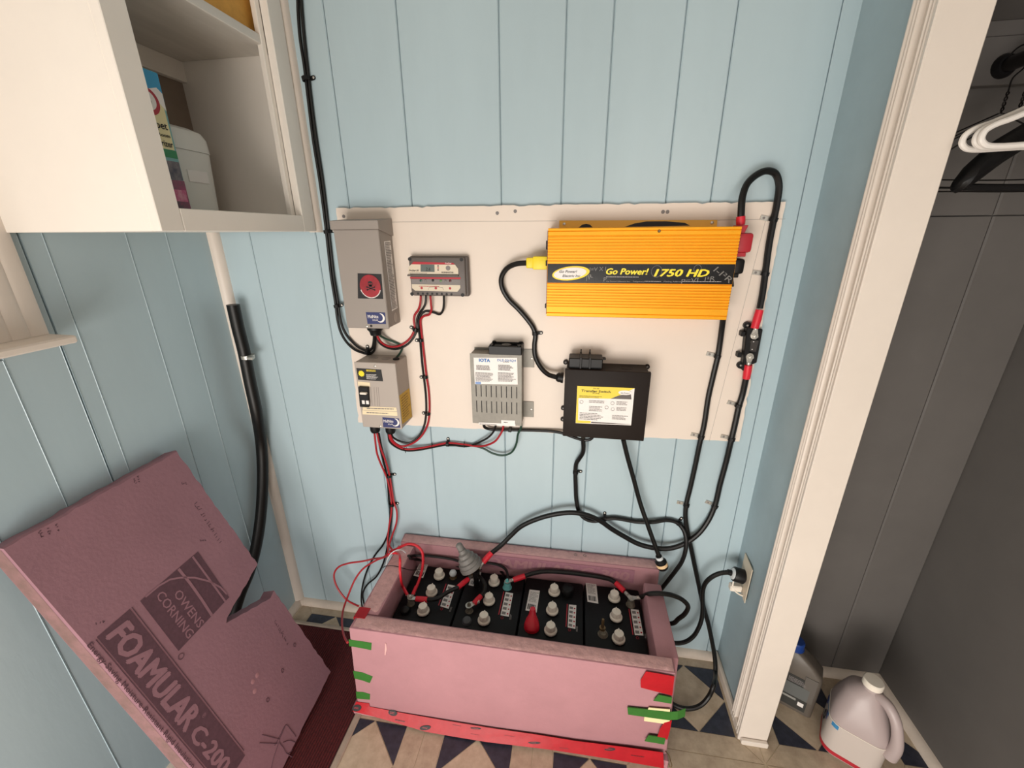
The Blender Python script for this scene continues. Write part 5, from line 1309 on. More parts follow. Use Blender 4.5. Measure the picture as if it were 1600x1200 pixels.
def battery(label, x0, x1, caps, white, spec, seed):
    b = thing('battery', label, 'battery', ((x0 + x1) / 2, -0.179, 0.031), None)
    part('case', box((x0 + 0.003, -0.308, 0.031), (x1 - 0.003, -0.052, 0.262), 0.004), BATT, b)
    part('lid', box((x0 + 0.001, -0.310, 0.262), (x1 - 0.001, -0.050, TZ), 0.005, 2), BATT, b)
    for x, y in caps:
        part('vent_neck', lathe([(0.0195, -0.001), (0.0195, 0.004)], (x, y, TZ), (0, 0, 1), 18), BATT, b)
        vent_cap(b, x, y)
    # white rating sticker: corners ordered near-side first; barcode at near end
    s = sticker(b, white)
    w = [Vector((p[0], p[1], TZ + 0.0008)) for p in white]
    U, W = (w[1] - w[0]), (w[3] - w[0])
    micro(w[0] + U * 0.12 + W * 0.42, U, W, U.length * 0.8, W.length * 0.5, 8, INKG, s, seed, fill=0.35, off=0.0002)
    bm = BM()
    rnd = random.Random(seed)
    xx = 0.12
    while xx < 0.85:
        ww = rnd.choice((0.03, 0.05, 0.09))
        p = w[0] + U * xx + W * 0.08
        q = [p, p + U * ww, p + U * ww + W * 0.24, p + W * 0.24]
        bm.faces.new([bm.verts.new(v) for v in q])
        xx += ww + rnd.choice((0.03, 0.05))
    part('barcode', bm, INK, s)
    # specification sticker: rows of cells with red dots
    s = sticker(b, spec)
    w = [Vector((p[0], p[1], TZ + 0.0008)) for p in spec]
    U, W = (w[1] - w[0]), (w[3] - w[0])
    N = Vector((0, 0, 0.0002))
    bm = BM()
    bm2 = BM()
    for k in range(5):
        p = w[0] + W * (0.05 + k * 0.19) + N
        q = [p + U * 0.10, p + U * 0.56, p + U * 0.56 + W * 0.11, p + U * 0.10 + W * 0.11]
        bm.faces.new([bm.verts.new(v) for v in q])
        c = p + U * 0.80 + W * 0.05
        bm2.faces.new([bm2.verts.new(v) for v in ellipse(c, Vector((1, 0, 0)), Vector((0, 1, 0)), 0.0026, 0.0026, 10)])
    part('cell_print', bm, INKG, s)
    part('dot_print', bm2, REDINK, s)
    r0 = w[0] - U * 0.28
    sp = patch([r0, r0 + U * 0.12, r0 + U * 0.12 + W, r0 + W], REDINK, b, 'red_side_print', th=0.0003, nrm=(0, 0, 1))
    c = w[0] + U * 0.25 - W * 0.1
    part('ring_print', tube(ellipse(c, Vector((1, 0, 0)), Vector((0, 1, 0)), 0.0035, 0.0035, 14), 0.0005, 5, closed=True, sm=False), REDINK, b)
    micro(w[1] + U * 0.35 - W * 0.1, Vector((0, 1, 0)), Vector((-1, 0, 0)), 0.018, 0.006, 2, INKG, b, seed + 3, off=0.0)
    return b
Q = {'a': [(-0.4836,-0.0973,0.2955),(-0.4494,-0.1028,0.2955),(-0.4535,-0.0311,0.2955),(-0.4832,-0.0296,0.2955)],'b': [(-0.2988,-0.1088,0.2955),(-0.2675,-0.1117,0.2955),(-0.271,-0.0519,0.2955),(-0.2972,-0.049,0.2955)],'c': [(-0.1115,-0.1743,0.2955),(-0.0786,-0.1771,0.2955),(-0.0767,-0.098,0.2955),(-0.1083,-0.0978,0.2955)],'d': [(0.0671,-0.117,0.2955),(0.0987,-0.1191,0.2955),(0.0947,-0.0409,0.2955),(0.0621,-0.0433,0.2955)],'e': [(-0.3612,-0.1973,0.2955),(-0.3343,-0.2023,0.2955),(-0.3373,-0.1184,0.2955),(-0.3629,-0.1159,0.2955)],'f': [(-0.1804,-0.2011,0.2955),(-0.1559,-0.2027,0.2955),(-0.1561,-0.1197,0.2955),(-0.1797,-0.1184,0.2955)],'g': [(0.0115,-0.2118,0.2955),(0.0327,-0.2137,0.2955),(0.0344,-0.1345,0.2955),(0.0129,-0.1354,0.2955)],'h': [(0.1931,-0.2082,0.2955),(0.216,-0.2067,0.2955),(0.2135,-0.1243,0.2955),(0.1909,-0.1244,0.2955)]}
K_ = [[(-0.3991,-0.0909),(-0.4012,-0.1577),(-0.4027,-0.2253)],[(-0.2207,-0.0905),(-0.222,-0.1618),(-0.2226,-0.2283)],[(-0.033,-0.1001),(-0.0344,-0.1677),(-0.0345,-0.2327)],[(0.1453,-0.0964),(0.1459,-0.1622),(0.1475,-0.2305)]]
b1 = battery('black battery with two red leads on its near post, against the left foam side', -0.488, -0.3135, K_[0], Q['a'], Q['e'], 101)
b2 = battery('black battery with loose corroded lug in front, under the grey knob', -0.3115, -0.1275, K_[1], Q['b'], Q['f'], 102)
b3 = battery('black battery with the red rubber boot on its near post', -0.1255, 0.0555, K_[2], Q['c'], Q['g'], 103)
b4 = battery('black battery with a bare bolt post, against the right foam side', 0.0575, 0.2235, K_[3], Q['d'], Q['h'], 104)
def post(b, c, m=CORR, h=0.016, r=0.0095):
    c = V(c)
    return part('terminal_post', lathe([(r * 1.25, 0), (r, 0.004), (r * 0.85, h)], (c.x, c.y, TZ), (0, 0, 1), 16), m, b)
def nut(b, c, z, m=METAL):
    c = V(c)
    bm = lathe([(0.0065, 0), (0.0065, 0.0065)], (c.x, c.y, z), (0, 0, 1), 6)
    add_lathe(bm, [(0.0035, 0), (0.0035, 0.012), (0.002, 0.013)], (c.x, c.y, z), (0, 0, 1), 10)
    return part('terminal_nut', bm, m, b)
T1, T1f = Vector((-0.4504,-0.2017,0.308)), Vector((-0.3549,-0.0851,0.305))
T2, T2f = Vector((-0.2727,-0.1999,0.308)), Vector((-0.1777,-0.0994,0.312))
T3, T3f = Vector((-0.0872,-0.2244,0.3)), Vector((0.0076,-0.0922,0.3))
T4, T4f = Vector((0.1071,-0.2185,0.297)), Vector((0.192,-0.1089,0.312))
post(b1, T1); nut(b1, T1, 0.3145)
post(b1, T1f, BRASS, 0.014); part('post_cap', lathe([(0.011, 0), (0.012, 0.006), (0.009, 0.012), (0.003, 0.014)], (T1f.x, T1f.y, TZ + 0.012), (0, 0, 1), 16), CLEARW, b1)
part('post_cover', lathe([(0.0125, 0), (0.0145, 0.004), (0.011, 0.012), (0.004, 0.016)], (-0.4557962053182766,-0.2294821022536575,0.295), (0.1, -0.25, 1), 16), BLACKP, b1)
post(b2, T2, CORR, 0.012); nut(b2, T2, 0.312, CORR)
part('post_cover', lathe([(0.0125, 0), (0.014, 0.003), (0.011, 0.009), (0.006, 0.011)], (-0.27039271280748056,-0.23591504165324473,0.295), (0, -0.2, 1), 14), mat('grey_rubber', (72, 74, 78), 0.6), b2)
post(b2, T2f, TEALC, 0.018, 0.0115); nut(b2, T2f, 0.315, TEALC)
tb_ = part('terminal_boot', loft([[Vector((T3.x + math.cos(a) * rx, T3.y + dy + math.sin(a) * ry, z)) for a in [k / 16 * 6.28318 for k in range(16)]] for rx, ry, dy, z in ((0.0215, 0.019, -0.004, TZ), (0.0215, 0.019, -0.004, TZ + 0.010), (0.018, 0.017, 0.002, TZ + 0.020), (0.011, 0.012, 0.012, TZ + 0.027), (0.009, 0.009, 0.018, TZ + 0.036), (0.0075, 0.0075, 0.021, TZ + 0.043))]), mat('red_rubber_boot', (206, 22, 46), 0.4), b3, 'red rubber boot')
part('terminal_boot', loft([[Vector((T3f.x + math.cos(a) * rx, T3f.y + dy + math.sin(a) * ry, z)) for a in [k / 16 * 6.28318 for k in range(16)]] for rx, ry, dy, z in ((0.019, 0.022, 0, TZ), (0.019, 0.022, 0, TZ + 0.012), (0.015, 0.017, 0.0, TZ + 0.021), (0.006, 0.008, 0.0, TZ + 0.024))]), BLACKP, b3)
part('lead_strap', box((T3f.x - 0.054, T3f.y + 0.006, TZ), (T3f.x - 0.033, T3f.y + 0.012, TZ + 0.004), 0.001), METAL, b3)
post(b4, T4, CORR, 0.008, 0.0115)
part('bolt', lathe([(0.0085, 0), (0.0085, 0.006), (0.0042, 0.0065), (0.0042, 0.032), (0.003, 0.034)], (0.10556347844971707,-0.20941984802848956,0.303), (0, 0.06, 1), 10), BRASS, b4)
post(b4, T4f, CORR, 0.018, 0.011); nut(b4, T4f, 0.315)

# battery cut-off knob standing on the second battery
kb0 = Vector((-0.285,-0.104,0.3612))
kax = Vector((-0.50, 0.12, 0.86)).normalized()
kn = thing('battery_cutoff_switch', 'weathered grey stepped cone battery knob standing tilted among the cables', 'switch', (kb0.x, kb0.y, TZ))
part('stepped_cone', lathe([(0.030, -0.002), (0.036, 0.002), (0.036, 0.014), (0.033, 0.0155), (0.033, 0.026), (0.0275, 0.028), (0.0265, 0.040), (0.021, 0.043), (0.0195, 0.052), (0.0125, 0.056), (0.0115, 0.066), (0.009, 0.067), (0.0105, 0.070), (0.010, 0.086), (0.006, 0.089)], kb0, kax, 28), KNOB, kn)
part('foot', lathe([(0.009, 0), (0.008, 0.020), (0.012, kb0.z - TZ - 0.004)], (kb0.x + 0.012, kb0.y - 0.004, TZ + 0.0005), (0, 0, 1), 16), BLACKP, kn)
kt1, kt2 = Vector((-0.2873,-0.1032,0.335)), Vector((-0.2675,-0.098,0.3567))
for c in (kt1, kt2):
    bm = lathe([(0.007, -0.014), (0.0075, 0.0), (0.005, 0.0012), (0.004, 0.007)], c, (0.25, -0.3, 1), 12)
    add_lathe(bm, [(0.0075, -0.006), (0.0075, 0.0)], c, (0.25, -0.3, 1), 6)
    part('brass_stud', bm, BRASS, kn)

# jumpers and leads inside the enclosure
cable('short black jumper with red sleeves from the first battery post to the grey knob', [(-0.4076,-0.2004,0.316),(-0.3678,-0.1954,0.322),(-0.3453,-0.1787,0.33),(-0.313,-0.1602,0.338)], 0.0062, name='jumper_cable',
      sleeves=[[(-0.4335,-0.1999,0.315),(-0.3979,-0.1999,0.317)], [(-0.3146,-0.1616,0.338),(-0.2928,-0.1283,0.34)]], lugs=[(T1 + Vector((0, 0, 0.0105)), (-0.4335,-0.1999,0.315), 0.0085, (0, 0, 1)), (kt1, (-0.2934,-0.1297,0.34), 0.008, (0.2, -0.3, 1))])
cable('black jumper curving from the grey knob to the corroded lug on second battery', [(-0.2759,-0.1041,0.335),(-0.2541,-0.1193,0.338),(-0.2401,-0.138,0.334),(-0.2379,-0.1536,0.328),(-0.245,-0.1701,0.322)], 0.0062, name='jumper_cable',
      sleeves=[[(-0.2445,-0.1677,0.322),(-0.2599,-0.1928,0.317)]], lugs=[(T2 + Vector((0, 0, 0.008)), (-0.2595,-0.1905,0.317), 0.0105, (0, 0, 1))])
cable('long black jumper along the back from the teal corroded post to the fourth battery', [(-0.1315,-0.08,0.325),(-0.1028,-0.0699,0.332),(-0.0697,-0.0623,0.337),(-0.0067,-0.0586,0.34),(0.0597,-0.057,0.338),(0.1082,-0.0559,0.334),(0.1374,-0.0556,0.328),(0.158,-0.0665,0.322)], 0.0066, name='jumper_cable',
      sleeves=[[(-0.1598,-0.0921,0.32),(-0.1258,-0.0776,0.326)],[(0.1507,-0.0609,0.324),(0.1738,-0.0834,0.318)]], lugs=[(T2f + Vector((0, 0, 0.007)), (-0.1581,-0.0905,0.32), 0.0085, (0, 0, 1)), (T4f + Vector((0, 0, 0.007)), (0.1729,-0.0823,0.318), 0.0085, (0, 0, 1))])
cable('black cable from the fourth battery over the foam rim and looping down outside', [(0.2172,-0.103,0.322),(0.226,-0.1093,0.335),(0.2343,-0.1298,0.365),(0.2542,-0.1312,0.372),(0.2787,-0.1298,0.372),(0.3006,-0.1264,0.366),(0.327,-0.1236,0.352),(0.3463,-0.1205,0.328),(0.3441,-0.1129,0.29),(0.3331,-0.1013,0.255),(0.3222,-0.0925,0.225)] + [(0.272, -0.066, 0.19)], 0.0064,
      lugs=[(T4f + Vector((0, 0, 0.0095)), (0.2169,-0.1053,0.322), 0.0085, (0, 0, 1))])
wires('thin black lead lying along the inner back edge of the pink box, upper one', [(-0.489,-0.1061,0.3812),(-0.4877,-0.0643,0.345),(-0.4473,-0.0564,0.342),(-0.3998,-0.0565,0.342),(-0.3604,-0.0592,0.342),(-0.3296,-0.0636,0.34),(-0.2974,-0.059,0.335),(-0.2635,-0.0512,0.335),(-0.228,-0.0514,0.335),(-0.2022,-0.0564,0.333),(-0.1864,-0.065,0.328),(-0.1784,-0.0824,0.323),(-0.1768,-0.0981,0.321)], 0.0042, BLACK, 'cable', 'cable')
wires('thin black lead lying along the inner back edge of the pink box, lower one', [(-0.489,-0.0993,0.3662),(-0.4894,-0.0544,0.32),(-0.462,-0.0419,0.307),(-0.4083,-0.0382,0.303),(-0.3502,-0.0431,0.301),(-0.2968,-0.05,0.3005),(-0.2527,-0.0378,0.3005),(-0.2141,-0.0404,0.3005),(-0.1989,-0.0545,0.3005),(-0.1982,-0.0703,0.3005)], 0.0042, BLACK, 'cable', 'cable')
cable('bright red lead arching over the foam rim to the first battery post, farther arch', [(-0.5562,-0.0942,0.378),(-0.5396,-0.0911,0.385),(-0.5197,-0.0938,0.4),(-0.4948,-0.0896,0.412),(-0.4714,-0.0858,0.408),(-0.4506,-0.0892,0.39),(-0.4443,-0.0995,0.37),(-0.4425,-0.1184,0.345),(-0.4424,-0.1464,0.332),(-0.4436,-0.1743,0.325)], 0.0042, REDW2, 'wire', 'wire',
      sleeves=[[(-0.4443,-0.1666,0.327),(-0.4463,-0.1914,0.32)]], lugs=[(T1 + Vector((0, 0, 0.0125)), (-0.4463,-0.1914,0.32), 0.0062, (0, 0, 1))])
cable('bright red lead dropping straight over the foam rim to the first battery post', [(-0.5542,-0.1075,0.38),(-0.5357,-0.1126,0.392),(-0.5202,-0.1139,0.394),(-0.481,-0.1764,0.4328),(-0.48,-0.1858,0.404),(-0.478,-0.1915,0.3715),(-0.485,-0.1742,0.326)], 0.0036, REDW2, 'wire', 'wire',
      sleeves=[[(-0.4931,-0.1651,0.328),(-0.4605,-0.1959,0.32)]], lugs=[(T1 + Vector((0, 0, 0.0142)), (-0.4605,-0.1959,0.32), 0.0062, (0, 0, 1))])
wires('thin white wire hooped over the back corner of foam rim', [(-0.5462,-0.1455,0.371),(-0.5448,-0.1337,0.385),(-0.5358,-0.1243,0.4),(-0.5217,-0.1126,0.405),(-0.5072,-0.1039,0.398),(-0.4998,-0.0994,0.385)], 0.0016, CLEARW)
wires('thin black wire lying across the foam rim to the first battery sticker', [(-0.5588,-0.1436,0.36),(-0.5448,-0.1482,0.3725),(-0.524,-0.1438,0.3725),(-0.4959,-0.1469,0.372),(-0.4781,-0.1303,0.35),(-0.4638,-0.1072,0.33),(-0.4584,-0.0713,0.3005)], 0.0011, BLACK)

# ------------------------------------------------------------------ foam insulation sheet leaning on the left wall
FB = {'A': (-0.965,-0.3102,0.8291),'u': (0.0,-0.9998,-0.0207),'v': (0.302,0.0198,-0.9531),'n': (0.9533,-0.0063,0.3019)}
FA, FU, FD, FNn = Vector(FB['A']), Vector(FB['u']), Vector(FB['v']), Vector(FB['n'])
def fpt(u, v, off=0.0):
    return FA + FU * u + FD * v + FNn * off
sheet = thing('foam_sheet', 'large notched pink insulation foam sheet with dark printing leaning on the blue wall', 'foam sheet', (-0.85, -0.45, 0.0))
rnd = random.Random(11)
raw = [(0, 0), (0.338, -0.001), (0.338, 0.855), (0.207, 0.853), (-0.032, 0.834), (-0.02, 0.481), (0.0, 0.487), (0.123, 0.434), (0.114, 0.424), (-0.021, 0.382)]
edge = []
for i in range(len(raw)):
    a, b = Vector(raw[i]), Vector(raw[(i + 1) % len(raw)])
    n = max(1, int((b - a).length / 0.014))
    for k in range(n):
        p = a.lerp(b, k / n)
        if k and i != 1:
            d = (b - a).normalized()
            p = p + Vector((-d.y, d.x)) * rnd.uniform(-0.0012, 0.0022)
        edge.append(p)
TH = 0.042
def shrink2(pts, g):
    return [Vector(p) for p in shrink([tuple(p) for p in pts], g)]
e_in = edge
bm = BM()
rings = [[bm.verts.new(fpt(p.x, p.y, -0.004)) for p in edge], [bm.verts.new(fpt(p.x, p.y, -TH)) for p in edge]]
cen = Vector((0.16, 0.42))
front = [bm.verts.new(fpt(p.x + (cen - p).normalized().x * 0.004, p.y + (cen - p).normalized().y * 0.004, 0)) for p in edge]
n = len(edge)
for k in range(n):
    j = (k + 1) % n
    bm.faces.new((front[k], front[j], rings[0][j], rings[0][k]))
    bm.faces.new((rings[0][k], rings[0][j], rings[1][j], rings[1][k]))
bm.faces.new(front)
bm.faces.new(rings[1][::-1])
part('foam_board', bm, PINKD, sheet)
# rough sawn long edge facing the room
bm = BM()
g = []
for i in range(91):
    v = 0.003 + (0.848) * i / 90
    row = []
    for j in range(5):
        o = -0.0042 - (TH - 0.006) * j / 4
        row.append(bm.verts.new(fpt(0.3381 + (rnd.random() * 0.0022 if 0 < j < 4 else 0.0002), v, o)))
    g.append(row)
for i in range(90):
    for j in range(4):
        bm.faces.new((g[i][j], g[i][j + 1], g[i + 1][j + 1], g[i + 1][j]))
part('sawn_edge', bm, PINKDCUT, sheet)
def fquad(u0, v0, u1, v1, m, name, off=0.0003):
    # u across the sheet, v down the sheet
    return patch([fpt(u0, v0, off), fpt(u0, v1, off), fpt(u1, v1, off), fpt(u1, v0, off)], m, sheet, name, th=0.0003, nrm=FNn)
RU, RW_ = FD, -FU           # reading direction runs down the sheet, letters point toward its far edge
fm = fquad(0.2545, 0.237, 0.3185, 0.716, FINK, 'name_band')
letter('FOAMULAR', fpt(0.3085, 0.250, 0.0006), RU, RW_, PINKD, fm, height=0.043, width=0.285, bold=0.05, shear=0.12)
letter('C-200', fpt(0.3085, 0.553, 0.0006), RU, RW_, PINKD, fm, height=0.031, width=0.135, bold=0.045, shear=0.12)
letter('\u00ae', fpt(0.272, 0.5445, 0.0006), RU, RW_, PINKD, fm, height=0.010, width=0.008)
fquad(0.2495, 0.237, 0.2512, 0.705, FINK, 'thin_line')
fquad(0.3210, 0.240, 0.3224, 0.705, FINK, 'thin_line')
letter('Energy-Saving Moisture-Resistant Rigid Insulation', fpt(0.3365, 0.237, 0.0006), RU, RW_, FINK, sheet, height=0.0095, width=0.372, bold=0.01)
oc = fquad(0.0885, 0.2385, 0.2335, 0.388, FINK, 'logo_block')
letter('OWENS', fpt(0.180, 0.279, 0.0006), RU, RW_, PINKD, oc, height=0.0185, width=0.106, bold=0.012)
letter('CORNING', fpt(0.2075, 0.2535, 0.0006), RU, RW_, PINKD, oc, height=0.0185, width=0.131, bold=0.012)
bm = BM()
def strip(pts, w):
    pts = [Vector(p) for p in pts]
    L, R = [], []
    for i, p in enumerate(pts):
        d = (pts[min(i + 1, len(pts) - 1)] - pts[max(i - 1, 0)]).normalized()
        s = Vector((-d.y, d.x)) * w / 2
        L.append(bm.verts.new(fpt(p.x + s.x, p.y + s.y, 0.0010))); R.append(bm.verts.new(fpt(p.x - s.x, p.y - s.y, 0.0010)))
    for i in range(len(pts) - 1):
        bm.faces.new((L[i], L[i + 1], R[i + 1], R[i]))
strip([(0.143, 0.2395), (0.1406, 0.2888), (0.1407, 0.339), (0.1424, 0.3875)], 0.006)
strip([(0.1046, 0.2395), (0.1027, 0.3135), (0.1013, 0.3875)], 0.0045)
strip([(0.2225, 0.2392), (0.192, 0.2398), (0.168, 0.246), (0.1483, 0.2607), (0.1267, 0.283), (0.1051, 0.3172), (0.0925, 0.3505), (0.0892, 0.3767)], 0.0040)
part('arc_print', bm, PINKD, oc)
part('registered_mark', tube(ellipse(fpt(0.236, 0.402, 0.0004), RU, RW_, 0.006, 0.006, 16), 0.0008, 5, closed=True, sm=False), FINK, sheet)
# stamped codes, ticks, screw marks
def stamp(u, v, du, dv, h, seed):
    d = FU * du + FD * dv
    rnd2 = random.Random(seed)
    dn = d.normalized()
    up = FNn.cross(dn)
    bm = BM()
    x = 0.0
    while x < d.length:
        for q in range(rnd2.choice((1, 2, 2))):
            a = fpt(u, v, 0.0004) + dn * (x + rnd2.uniform(0, h * 0.4)) + up * rnd2.uniform(0, h * 0.2)
            w = (up * rnd2.uniform(0.5, 1.0) + dn * rnd2.uniform(-0.35, 0.35)) * h if q == 0 else (dn * 0.55 + up * rnd2.uniform(-0.3, 0.6)) * h
            s_ = w.cross(FNn).normalized() * 0.0008
            bm.faces.new([bm.verts.new(p) for p in (a - s_, a + s_, a + w + s_, a + w - s_)])
        x += h * rnd2.uniform(0.8, 1.2)
    part('faded_stamp', bm, FINK, sheet)
stamp(0.036, 0.1372, 0.002, 0.125, 0.010, 61)
stamp(0.0302, 0.5448, 0.004, 0.085, 0.009, 62)
for q, s in zip([(0.2877,0.0057),(0.2768,0.0075),(0.2641,0.0106),(0.1134,0.0083),(0.1053,0.0069),(0.0343,0.0789),(0.0712,0.2229),(0.3086,0.2175)], (1, 2, 3, 4, 5, 6, 7, 8)):
    stamp(q[0], q[1], 0.003 if s < 6 else -0.010, 0.012 if s < 6 else 0.006, 0.005, 70 + s)
for q in [(0.0178,0.651),(0.0819,0.6663),(0.1502,0.6802)]:
    part('screw_mark', tube(ellipse(fpt(q[0], q[1], 0.0003), RU, RW_, 0.0055, 0.0038, 12), 0.0009, 5, closed=True, sm=False), FINK, sheet)
for k, L in enumerate([[(0.2179,0.7342),(0.1891,0.7881)],[(0.2037,0.7267),(0.1801,0.7859)],[(0.1959,0.7837),(0.1748,0.7821),(0.1501,0.78),(0.147,0.8091),(0.1463,0.8345)],[(0.1501,0.78),(0.1661,0.7842),(0.1825,0.7894),(0.1841,0.8129),(0.1845,0.8387),(0.1703,0.8485)],[(0.1825,0.7894),(0.1967,0.7952),(0.214,0.8024),(0.2273,0.8111),(0.2444,0.8221)],[(0.1775,0.8036),(0.1634,0.8206),(0.1553,0.843)],[(0.1845,0.8387),(0.1784,0.8634),(0.1672,0.8705)]]):
    part('pen_line', tube([fpt(u, v, 0.0004) for u, v in L], 0.0009, 5), FINK, sheet)
for q in [(0.1528,0.6057),(0.1366,0.6054),(0.1616,0.6286)]:
    part('dent', lathe([(0.006, 0), (0.004, 0.0005)], fpt(q[0], q[1], 0.0001), FNn, 10), PINK, sheet)

# ------------------------------------------------------------------ black drain hose in the left corner
hs = thing('drain_hose', 'thick black rubber hose hanging in the left corner behind the foam sheet', 'hose', (-0.97, -0.05, 0.8))
hp = [(-0.9554,-0.046,1.1442),(-0.9564,-0.046,1.0788),(-0.9543,-0.047,1.0112),(-0.9572,-0.048,0.9126),(-0.9568,-0.051,0.8159),(-0.982,-0.0346,0.6954),(-0.985,-0.0564,0.5902),(-0.986,-0.0947,0.4821),(-0.986,-0.1412,0.3938),(-0.986,-0.1906,0.3313),(-0.986,-0.2468,0.2855),(-0.985,-0.32,0.2),(-0.972,-0.39,0.09),(-0.955,-0.47,0.035),(-0.94,-0.56,0.0245),(-0.92,-0.66,0.0245),(-0.9,-0.8,0.0245)]
part('hose_wall', tube(hp, 0.0165, 16), BLACK, hs)
q = Vector((-0.9461,-0.047,0.9941))
d_ = (Vector((-0.9572,-0.048,0.9126)) - Vector((-0.9543,-0.047,1.0112))).normalized()
ring = part('hose_clamp', lathe([(0.0168, -0.005), (0.0182, -0.005), (0.0182, 0.005), (0.0168, 0.005)], q, d_, 20), METAL, hs, 'metal hose clamp')
part('clamp_screw', box(q + Vector((0.012, -0.020, -0.004)), q + Vector((0.030, -0.010, 0.004)), 0.001), METAL, ring)

# ------------------------------------------------------------------ outlet on the short partition
ot = thing('wall_outlet', 'ivory outlet plate tilted off the short blue partition', 'outlet', (XR, -0.07, 0.345))
part('cover_plate', prism([(0.498, -0.104, 0.345), (0.503, -0.036, 0.345), (0.503, -0.036, 0.463), (0.498, -0.104, 0.463)], (0.0025, 0, 0), 0.0008), IVORY, ot)
part('outlet_box', box((0.5026, -0.098, 0.352), (XR - 0.0003, -0.042, 0.455), 0.001), INK, ot)
oc_ = thing('power_cord', 'black cord plugged into the ivory outlet and curling down behind the pink box', 'cord', (0.455, -0.068, 0.412))
op = [(0.4601,-0.066,0.4143),(0.4371,-0.066,0.4075),(0.4178,-0.064,0.3898),(0.4052,-0.06,0.3625),(0.4027,-0.056,0.3314),(0.4053,-0.056,0.2996),(0.411,-0.058,0.2624),(0.4131,-0.06,0.2239),(0.4092,-0.062,0.1889),(0.3986,-0.062,0.1495),(0.3794,-0.062,0.1228),(0.3557,-0.06,0.1089),(0.3337,-0.056,0.1053)]
part('jacket', tube(op, 0.0064, 10), BLACK, oc_)
pa, pb = Vector((0.4549,-0.066,0.4147)), Vector((0.499, -0.0685, 0.405))
dx = (pb - pa).normalized()
part('plug', lathe([(0.0078, 0), (0.0085, 0.015), (0.0185, (pb - pa).length - 0.030), (0.0205, (pb - pa).length - 0.027), (0.0205, (pb - pa).length - 0.003), (0.0175, (pb - pa).length)], pa, dx, 22), BLACKP, oc_)
part('clear_collar', lathe([(0.0112, 0.010), (0.0160, 0.013), (0.0165, 0.020), (0.0150, 0.022)], pa, dx, 18), CLEARW, oc_)
wp = thing('adapter_plug', 'small white plug with a coiled white lead below the black plug in outlet', 'plug', (0.48, -0.072, 0.365))
part('plug_body', box((0.466, -0.080, 0.357), (0.4975, -0.060, 0.377), 0.003), WHITEP, wp)
part('lead', tube([(0.4725,-0.072,0.3894),(0.4719,-0.076,0.3745),(0.4797,-0.08,0.3609),(0.495,-0.084,0.3533),(0.5103,-0.088,0.3552),(0.5171,-0.09,0.3701),(0.5152,-0.09,0.3907),(0.5118,-0.088,0.4043)], 0.0022, 8), WHITEP, wp)

# ------------------------------------------------------------------ closet things
oil = thing('oil_bottle', 'flat grey oil bottle with a blue cap standing behind the closet jamb', 'bottle', (0.68, -0.112, 0.0))
od = Vector((0.88, -0.475, 0)).normalized()      # along its broad face
on = Vector((-0.475, -0.88, 0)).normalized()     # broad face looks this way
oc0 = Vector((0.6795, -0.112, 0))
def oloop(x0, x1, d, z, r=0.012, yo=0.0):
    out = []
    cx = (x0 + x1) / 2; hx = (x1 - x0) / 2
    r = min(r, d * 0.95, hx * 0.95)
    for q, (sx_, sy_) in enumerate(((1, 1), (-1, 1), (-1, -1), (1, -1))):
        for k in range(5):
            a = (q + k / 4) * 1.5708
            out.append(oc0 + od * (cx + sx_ * (hx - r) + r * math.cos(a)) + on * (yo + sy_ * (d - r) + r * math.sin(a)) + Vector((0, 0, z)))
    return out
part('bottle_body', loft([oloop(-0.053, 0.052, 0.026, 0.0018), oloop(-0.056, 0.055, 0.029, 0.006), oloop(-0.056, 0.055, 0.030, 0.140), oloop(-0.055, 0.052, 0.029, 0.158), oloop(-0.050, 0.030, 0.026, 0.180), oloop(-0.046, 0.006, 0.022, 0.198), oloop(-0.042, -0.004, 0.018, 0.205, 0.016)]), GREYPL, oil)
part('grip_recess', loft([oloop(0.020, 0.046, 0.0012, 0.06, 0.001, 0.030), oloop(0.016, 0.046, 0.0012, 0.150, 0.001, 0.030)]), mat('dull_grey_recess', (98, 92, 86), 0.5), oil)
cpos = oc0 + od * (-0.023) + Vector((0, 0, 0.2055))
part('cap', lathe([(0.0225, 0), (0.0225, 0.002), (0.0205, 0.004), (0.0205, 0.022), (0.018, 0.0255), (0.006, 0.0262)], cpos, (0, 0, 1), 24), BLUECAP, oil, 'blue cap')
def oface(x0, x1, z0, z1, m, name, off=0.0303):
    q = [oc0 + od * x + on * off + Vector((0, 0, z)) for x, z in ((x0, z0), (x1, z0), (x1, z1), (x0, z1))]
    return patch(q, m, oil, name, th=0.0005, nrm=on)
ol = oface(-0.048, 0.036, 0.018, 0.135, OILLAB, 'front_label')
oface(-0.046, 0.034, 0.060, 0.105, mat('grey_oil_print', (98, 100, 98), 0.45), 'label_band', 0.0309)
oface(0.016, 0.030, 0.034, 0.048, STICKW, 'label_badge', 0.0309)
oface(-0.046, 0.010, 0.047, 0.054, mat('pale_oil_print', (150, 148, 142), 0.45), 'label_line', 0.0309)
micro(oc0 + od * (-0.02) + on * 0.0312 + Vector((0, 0, 0.11)), od, (0, 0, 1), 0.045, 0.018, 4, INKG, ol, 90)

